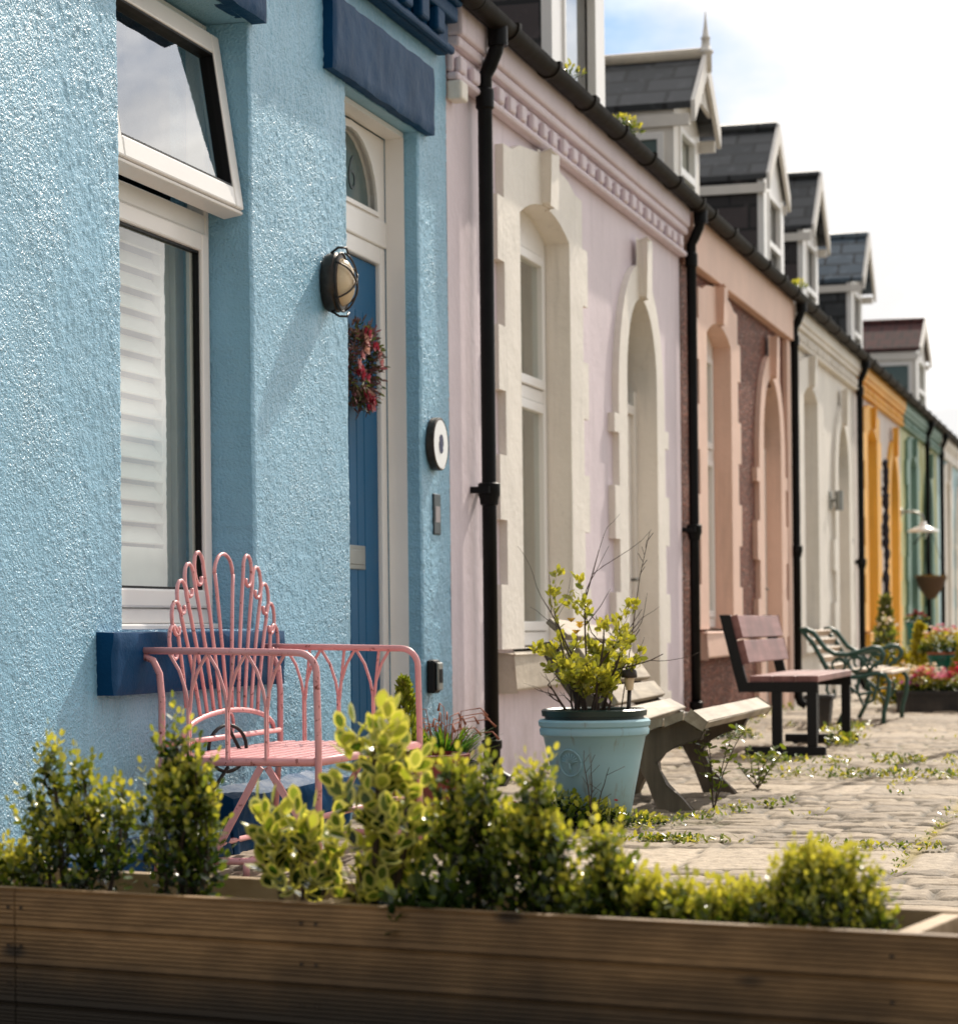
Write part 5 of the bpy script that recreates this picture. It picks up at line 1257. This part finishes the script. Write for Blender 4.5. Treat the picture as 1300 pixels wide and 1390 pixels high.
RED = [(.55,.02,.06),(.65,.05,.10),(.62,.10,.16)]; PNK = [(.66,.17,.27),(.72,.32,.40)]; PUR = [(.33,.04,.22),(.42,.08,.3)]; WHT = [(.8,.76,.68),(.85,.7,.5)]; YEL = [(.7,.5,.05)]
leaf_clump('small_succulent','small pale sparkling plant at the foot of the off-white downpipe','plant',(.42,14.9,0),.16,.14,.14,420,.03,.4,.1,flowers=(WHT,9,.012))
leaf_clump('dry_plant','dry orange-brown plant against the pebbledash wall','plant',(.20,13.9,0),.17,.18,.24,420,.04,.35,.0,hi=np.array((.5,.22,.04)),flowers=([(.5,.2,.04)],14,.02))
def trough():
    t = thing('flower_trough','long black trough of pink and red flowers past the green bench','planter',(1.75,19.5,0)); x0,x1,y0,y1,h = 1.03,2.5,19.35,19.75,.17
    mb = MB(); mb.box(x0,x1,y0,y0+.025,0,h); mb.box(x0,x1,y1-.025,y1,0,h); mb.box(x0,x0+.025,y0+.025,y1-.025,0,h); mb.box(x1-.025,x1,y0+.025,y1-.025,0,h); mb.box(x0-.008,x1+.008,y0-.008,y0-.0005,h-.03,h+.006); obj('box', mb, M['pot_black'], t, bevel=.004)
    s = MB(); s.box(x0+.026,x1-.026,y0+.026,y1-.026,.02,.14); obj('soil', s, M['soil'], t)
trough()
GF = 'bedding flowers in the black trough'
for i,(x,cols,lab,h) in enumerate(((1.13,PUR,'purple flowers at the left end of the black trough',.13),(1.25,RED+PNK,'red flowers second from the left in the black trough',.24),(1.38,PNK,'soft pink flowers in the middle of the black trough',.20),(1.50,RED,'bright red flowers at the right of the black trough',.24),(1.85,PNK,'pink flowers beyond the right edge of the black trough',.22))):
    leaf_clump('flowering_plant',lab,'flowers',(x,19.54,.14),.11,.16,h,260,.04,.5,.05,group=GF,flowers=(cols,42,.026))
leaf_clump('flowering_plant','cream-white flowers in a brown pot behind the green bench arm','flowers',(1.05,20.3,.24),.17,.13,.12,260,.04,.5,.15,flowers=(WHT,40,.03))
def round_pot(label, c, r, h, mat):
    t = thing('plant_pot', label, 'pot', c); pot(t, c, [(0,.003),(r*.7,.003),(r*.74,.02),(r*.95,h*.86),(r*1.04,h*.87),(r*1.04,h),(r*.92,h),(r*.9,h*.9),(0,h*.88)], mat, 'pot_body', 24); return t
round_pot('round brown clay pot behind the green bench arm',(1.05,20.3,0),.12,.26,M['terracotta'])
def wood_stand(label, x0, x1, y0, y1, h):
    t = thing('plant_stand', label, 'stand', ((x0+x1)/2,(y0+y1)/2,0)); mb = MB()
    for a in (x0,x1-.04):
        for b in (y0,y1-.04): mb.box(a,a+.04,b,b+.04,0,h-.03)
    obj('legs', mb, M['supportwood'], t); mb = MB(); mb.box(x0-.02,x1+.02,y0-.02,y1+.02,h-.03,h); obj('top', mb, M['supportwood'], t, bevel=.004)
wood_stand('low dark wooden stand under the large teal pot',1.10,1.40,21.05,21.35,.17)
round_pot('large teal glazed pot with reddish rim on the wooden stand',(1.245,21.2,.17),.125,.27,M['pot_teal'])
mb = MB(); mb.lathe((1.245,21.2,.441), [(.112,0),(.134,.002),(.134,.024),(.112,.024)], 24); tag(obj('pot_ring', mb, M['terracotta'], origin=(1.245,21.2,.44), autos=True),'reddish clay ring on the large teal pot','pot ring')
leaf_clump('flowering_plant','pink and yellow flowers overflowing the large teal pot','flowers',(1.25,21.2,.45),.19,.15,.26,420,.05,.5,.2,flowers=(PNK+YEL+WHT,46,.03))
wood_stand('tall dark wooden stand under the smaller teal pot',.76,.96,22.9,23.1,.44)
round_pot('smaller teal pot holding a dark red plant near the green wall',(.86,23.0,.44),.105,.28,M['pot_teal'])
leaf_clump('flowering_plant','dark red plant in the smaller teal pot','flowers',(.86,23.0,.70),.11,.1,.13,150,.04,.5,-.2,flowers=([(.25,.02,.03)],18,.032))
GC = 'golden dwarf conifers among the far pots'
for x,y,h,r,l in ((.76,20.9,.52,.13,'golden conifer left of the others behind the green bench'),(1.0,21.8,.72,.16,'tallest pointed golden conifer beside the large teal pot'),(.93,20.8,.50,.13,'short golden conifer in front of the tallest one'),(1.43,21.0,.55,.15,'golden conifer right of the large teal pot at the picture edge')):
    conifer('dwarf_conifer', l, (x,y,.0), h, r, 1300, (.10,.10,.012), (.42,.36,.03), GC)
conifer('climbing_plant','dark bushy plant with pale blooms at the foot of the knotted strand',(.50,23.6,0),.98,.13,900,(.03,.05,.015),(.16,.17,.05),cat='plant')
leaf_clump('flowering_plant','pale sparkling blooms around the dark bushy plant','flowers',(.56,23.2,.45),.12,.12,.40,120,.04,.5,.1,flowers=(WHT,26,.022))
leaf_clump('flowering_plant','yellow-orange leafy plant right of the iron bench seat','flowers',(1.02,19.9,.06),.13,.12,.36,320,.05,.45,.2,hi=np.array((.5,.3,.04)),flowers=(YEL+WHT,14,.03))
leaf_clump('flowering_plant','white sparkling flowers behind the red ones in the trough','flowers',(1.24,20.2,.12),.16,.12,.26,240,.04,.5,.1,flowers=(WHT,40,.026))
# wall fittings of the far cottages
def updown_light():
    t = thing('wall_light','silver up-and-down wall light beside the off-white cottage door','lamp',(0,23.28,1.92)); mb = MB(); mb.box(-.004,.02,23.24,23.36,1.84,2.02); obj('back_plate', mb, M['metal_grey'], t, bevel=.004)
    mb = MB(); mb.tube([(.02,23.3,1.93),(.075,23.3,1.93)], .018, 10); mb.lathe((.095,23.3,1.83), [(0,0),(.04,0),(.04,.19),(0,.19)], 18); obj('barrel', mb, M['metal_grey'], t, autos=True)
updown_light()
mb = MB(); mb.box(-.004,.012,25.02,25.13,1.35,1.62); tag(obj('name_plate', mb, M['greyprint'], origin=(0,25.07,1.48), bevel=.004),'small grey plate left of the yellow cottage downpipe','sign')
mb = MB(); mb.box(-.004,.025,29.92,30.0,1.30,1.46); tag(obj('bell_box', mb, M['metal_grey'], origin=(0,29.96,1.38), bevel=.006),'small grey box right of the yellow door surround','box')
def swan_lamp():
    t = thing('wall_lamp','white enamel shade lamp on a bracket at the yellow and green join','lamp',(0,30.1,2.05)); y = 30.1; mb = MB()
    mb.lathe((0,y,2.10), [(0,-.002),(.055,-.002),(.055,.03),(0,.032)], 16, (Vector((0,1,0)),Vector((0,0,1)),Vector((1,0,0)))); mb.tube([(.02,y,2.10),(.10,y,2.11),(.20,y,2.10),(.27,y,2.07),(.29,y,2.02),(.29,y,1.97)], .014, 8); obj('bracket', mb, M['metal_grey'], t, smooth=True)
    mb = MB(); mb.lathe((.29,y,1.85), [(.20,0),(.195,.015),(.12,.05),(.05,.075),(.035,.13),(0,.135)], 24); mb.lathe((.29,y,1.852), [(.195,0),(.115,.045),(.04,.07)], 24); obj('shade', mb, M['ceramic'], t, smooth=True)
    mb = MB(); mb.lathe((.29,y,1.76), [(0,0),(.04,.015),(.055,.05),(.04,.09),(.025,.12)], 16); obj('bulb', mb, M['glass'], t, smooth=True)
swan_lamp()
def wall_basket():
    y = 31.9; c = (.22,y,1.02); t = thing('hanging_basket','brown coir hanging basket on the green cottage wall','basket',(.22,y,1.0)); mb = MB()
    mb.lathe(c, [(.0,0),(.06,.01),(.15,.14),(.20,.28),(.205,.30),(.18,.30),(0,.29)], 20); obj('coir_liner', mb, M['basket'], t, smooth=True)
    mb = MB(); mb.tube([(0,y,1.95),(.22,y,2.0)], .012, 6); mb.tube([(0,y,1.75),(.2,y,1.98)], .01, 6); obj('bracket', mb, M['black_steel'], t)
    mb = MB()
    for k in range(3): a = 2*PI*k/3; mb.tube([(.22,y,1.99),(.22+.2*math.cos(a),y+.2*math.sin(a),1.31)], .004, 5)
    obj('chain', mb, M['black_steel'], t)
    O=[];Dd=[];Nn=[]
    n = 160; a = rng.random(n)*2*PI; q = np.sqrt(rng.random(n))*.17; O = np.stack([.22+q*np.cos(a), y+q*np.sin(a), np.full(n,1.30)],1); Dd = np.stack([np.cos(a),np.sin(a),rng.normal(.6,.5,n)],1); leaf_mesh('dry_leaves',O,Dd,rng.normal(0,1,(n,3)),np.full(n,.06),np.full(n,.025),np.array((.10,.06,.03))*np.ones((n,1)),M['leaf'],t)
wall_basket()
mb = MB(); rr = random.Random(6); pts = []; rs = []
for k in range(46): pts.append((.045+rr.uniform(-.01,.01), 28.05+rr.uniform(-.02,.02), 2.62-k*.041)); rs.append(.034*rr.uniform(.6,1.35))
mb.tube(pts, rs, 8); tag(obj('knotted_rope', mb, M['rope'], origin=(.05,28.05,.8), smooth=True),'dark knotted strand hanging on the pale wall between the yellow surrounds','rope')
# gutter weeds
leaf_clump('gutter_weed','yellow tuft of weed in the lilac cottage gutter above its door','weed',(.16,13.3,3.56),.06,.25,.10,160,.035,.4,.3)
leaf_clump('gutter_weed','small yellow tuft of weed in the gutter above the lilac window','weed',(.16,11.95,3.57),.05,.10,.08,60,.035,.4,.3)
leaf_clump('gutter_weed','yellow moss tuft in the gutter by the off-white downpipe','weed',(.16,20.2,3.58),.05,.14,.08,70,.04,.4,.3)
# moss and weeds in the joints of the path
def joint_weeds():
    O=[];Dd=[];Nn=[];Ls=[];cc=[]; rr = random.Random(12)
    def tuft(x,y,r,n,L=.02,h=.03):
        for _ in range(n):
            a = rr.uniform(0,2*PI); q = r*math.sqrt(rr.random()); O.append((x+q*math.cos(a)*1.6,y+q*math.sin(a)*.8,rr.uniform(0,h)+.002)); Dd.append((rr.gauss(0,.8),rr.gauss(0,.8),rr.uniform(.1,1))); Nn.append((rr.gauss(0,.4),rr.gauss(0,.4),1)); Ls.append(L*rr.uniform(.5,1.3)); v = rr.random(); cc.append(tuple(MDG*1.4+(LTG-MDG)*v if rr.random() < .55 else YLG*rr.uniform(.6,1)))
    for k in range(26): tuft(rr.uniform(.9,3.2), 12.45+rr.gauss(0,.05), .05, 22, .03, .04)
    for k in range(26): tuft(1.25+rr.uniform(0,1.0), 11.3+rr.gauss(0,.06), .05, 20, .028, .04)
    for k in range(16): tuft(1.35+rr.uniform(-.15,.25), 7.95+rr.gauss(0,.03), .04, 22, .022, .02)
    for k in range(14): tuft(1.25+k*.025+rr.gauss(0,.02), 8.4+k*.10+rr.gauss(0,.05), .035, 20, .022, .03)
    for k in range(16): tuft(2.26+rr.gauss(0,.012), 7.0+k*.19, .025, 9, .016, .014)
    for k in range(12): tuft(1.9+rr.uniform(0,.5), 7.8+rr.gauss(0,.03), .03, 14, .02, .02)
    for k in range(70): tuft(rr.uniform(.2,3.6), rr.uniform(7.0,18), rr.uniform(.02,.05), rr.randint(6,18), .022, .025)
    for k in range(30): tuft(rr.uniform(.0,.15), rr.uniform(10,20), .05, 16, .03, .05)
    for k in range(12): tuft(1.02+rr.gauss(0,.08), 16.0+rr.gauss(0,.3), .05, 18, .035, .05)
    for k in range(8): tuft(1.25+rr.gauss(0,.05), 14.3+rr.gauss(0,.15), .05, 20, .04, .06)
    o = leaf_mesh('weeds',O,Dd,Nn,np.array(Ls),np.array(Ls)*.5,np.array(cc),M['leaf'],None); o['kind'] = 'stuff'; o['label'] = 'weeds and moss growing in the joints of the stone paving'
joint_weeds()

def young_tree():
    x0, y0 = 2.2, 14.9; t = thing('young_tree','slender bare young tree just beyond the right edge, throwing the thin shadow on the paving','tree',(x0,y0,0)); m = MB(); P = lambda *q: [(x0+d,y0+e,h) for h,d,e in q]
    m.tube(P((-.05,0,0),(.5,-.02,0),(1.0,-.045,.0),(1.6,-.01,.01),(2.14,.03,0),(2.8,.12,0),(3.3,.17,0)), [.05,.046,.043,.040,.036,.032,.028], 10); obj('trunk', m, M['bark'], t, smooth=True)
    for q, r in (((( 3.25,.165,0),(3.45,.17,0),(3.6,.11,0),(4.12,.10,0),(4.3,.07,.02)), .024), (((3.28,.168,0),(3.7,.2,.02),(4.1,.19,.0),(4.39,.28,0),(4.54,.46,0),(4.52,.66,0)), .024), (((4.1,.19,0),(4.4,.10,.1),(4.7,.05,.15)), .014), (((2.8,.12,0),(3.1,.35,.1),(3.5,.6,.2)), .014)):
        b = MB(); b.tube(P(*q), [r*(1-.6*i/(len(q)-1)) for i in range(len(q))], 8); obj('branch', b, M['bark'], t, smooth=True)
young_tree()

# ------------------------------------------------------------------ light, sky, camera
SUN = Vector((.165,.94,.80)).normalized()
el = math.asin(SUN.z); az = math.atan2(SUN.x, SUN.y)
sl = bpy.data.lights.new('sun','SUN'); sl.energy = 5.0; sl.angle = R(.53); sl.color = (1,.91,.78)
so = bpy.data.objects.new('sun', sl); C.objects.link(so); so.rotation_euler = (-SUN).to_track_quat('-Z','Y').to_euler(); so.location = SUN*60
w = bpy.data.worlds.new('World'); S.world = w; w.use_nodes = True; nt = w.node_tree
bg = nt.nodes['Background']; bg.inputs['Strength'].default_value = .14
sky = nt.nodes.new('ShaderNodeTexSky'); sky.sky_type = 'NISHITA'; sky.sun_disc = False; sky.sun_elevation = el; sky.sun_rotation = az; sky.air_density = 1.0; sky.dust_density = .4
tc = nt.nodes.new('ShaderNodeTexCoord'); mp = nt.nodes.new('ShaderNodeMapping'); mp.inputs['Scale'].default_value = (1,1,2.2); mp.inputs['Location'].default_value = (4.1,.1,1.23); mp.inputs['Rotation'].default_value = (0,0,R(2.6))
nt.links.new(tc.outputs['Generated'], mp.inputs[0])
n1 = nt.nodes.new('ShaderNodeTexNoise'); n1.inputs['Scale'].default_value = 3.2; n1.inputs['Detail'].default_value = 8; n1.inputs['Roughness'].default_value = .52; nt.links.new(mp.outputs[0], n1.inputs['Vector'])
cov = nt.nodes.new('ShaderNodeMapRange'); cov.inputs[1].default_value = .36; cov.inputs[2].default_value = .47; nt.links.new(n1.outputs[0], cov.inputs[0])
n2 = nt.nodes.new('ShaderNodeTexNoise'); n2.inputs['Scale'].default_value = 6; n2.inputs['Detail'].default_value = 7; nt.links.new(mp.outputs[0], n2.inputs['Vector'])
cr = nt.nodes.new('ShaderNodeValToRGB'); cr.color_ramp.elements[0].position = .44; cr.color_ramp.elements[0].color = (6.7,6.6,6.5,1); cr.color_ramp.elements[1].position = .66; cr.color_ramp.elements[1].color = (15.0,14.5,13.8,1); nt.links.new(n2.outputs[0], cr.inputs[0])
dt = nt.nodes.new('ShaderNodeVectorMath'); dt.operation = 'DOT_PRODUCT'; nt.links.new(tc.outputs['Generated'], dt.inputs[0]); dt.inputs[1].default_value = tuple(SUN)
dr = nt.nodes.new('ShaderNodeFloatCurve'); cv = dr.mapping.curves[0]
for (px, py), i in zip(((0,.07),(.30,.125),(.74,.25),(.905,.335),(.93,.37),(.962,.50),(1,.54)), range(7)):
    if i in (0,6): cv.points[0 if i == 0 else -1].location = (px,py)
    else: cv.points.new(px,py)
dr.mapping.update()
dh = nt.nodes.new('ShaderNodeMath'); dh.operation = 'MULTIPLY_ADD'; dh.inputs[1].default_value = .5; dh.inputs[2].default_value = .5; nt.links.new(dt.outputs['Value'], dh.inputs[0]); nt.links.new(dh.outputs[0], dr.inputs['Value'])
ds = nt.nodes.new('ShaderNodeMath'); ds.operation = 'MULTIPLY'; ds.inputs[1].default_value = 3.2; nt.links.new(dr.outputs[0], ds.inputs[0])
cs = nt.nodes.new('ShaderNodeVectorMath'); cs.operation = 'SCALE'; nt.links.new(cr.outputs[0], cs.inputs[0]); nt.links.new(ds.outputs[0], cs.inputs['Scale'])   # clouds glow towards the sun and are duller away from it
mx = nt.nodes.new('ShaderNodeMix'); mx.data_type = 'RGBA'; nt.links.new(cov.outputs[0], mx.inputs[0]); sk = nt.nodes.new('ShaderNodeVectorMath'); sk.operation = 'MULTIPLY'; sk.inputs[1].default_value = (.72,.80,.90); nt.links.new(sky.outputs[0], sk.inputs[0]); nt.links.new(sk.outputs[0], mx.inputs[6]); nt.links.new(cs.outputs[0], mx.inputs[7]); nt.links.new(mx.outputs[2], bg.inputs['Color'])

th = math.asin(.2716); F = Vector((-math.sin(th),math.cos(th),0)); Rt = Vector((math.cos(th),math.sin(th),0)); U = Vector((0,0,1)); ro = .011
R2 = Rt*math.cos(ro)-U*math.sin(ro); U2 = Rt*math.sin(ro)+U*math.cos(ro)
cam = bpy.data.cameras.new('camera'); co = bpy.data.objects.new('camera', cam); C.objects.link(co)
mw = Matrix((( R2.x,U2.x,-F.x,3.0),(R2.y,U2.y,-F.y,0.0),(R2.z,U2.z,-F.z,.75),(0,0,0,1))); co.matrix_world = mw
cam.sensor_fit = 'HORIZONTAL'; cam.sensor_width = 36; cam.lens = 36*3224/1300; cam.shift_y = (848-695)/1300; cam.clip_end = 3000; cam.clip_start = .05
cam.dof.use_dof = True; cam.dof.focus_distance = 7.1; cam.dof.aperture_fstop = 5.6
S.camera = co
S.view_settings.view_transform = 'Standard'; S.view_settings.look = 'None'; S.view_settings.exposure = 0; S.view_settings.gamma = 1
S.render.engine = 'CYCLES'; S.cycles.use_denoising = True; S.cycles.max_bounces = 8; S.cycles.transparent_max_bounces = 16
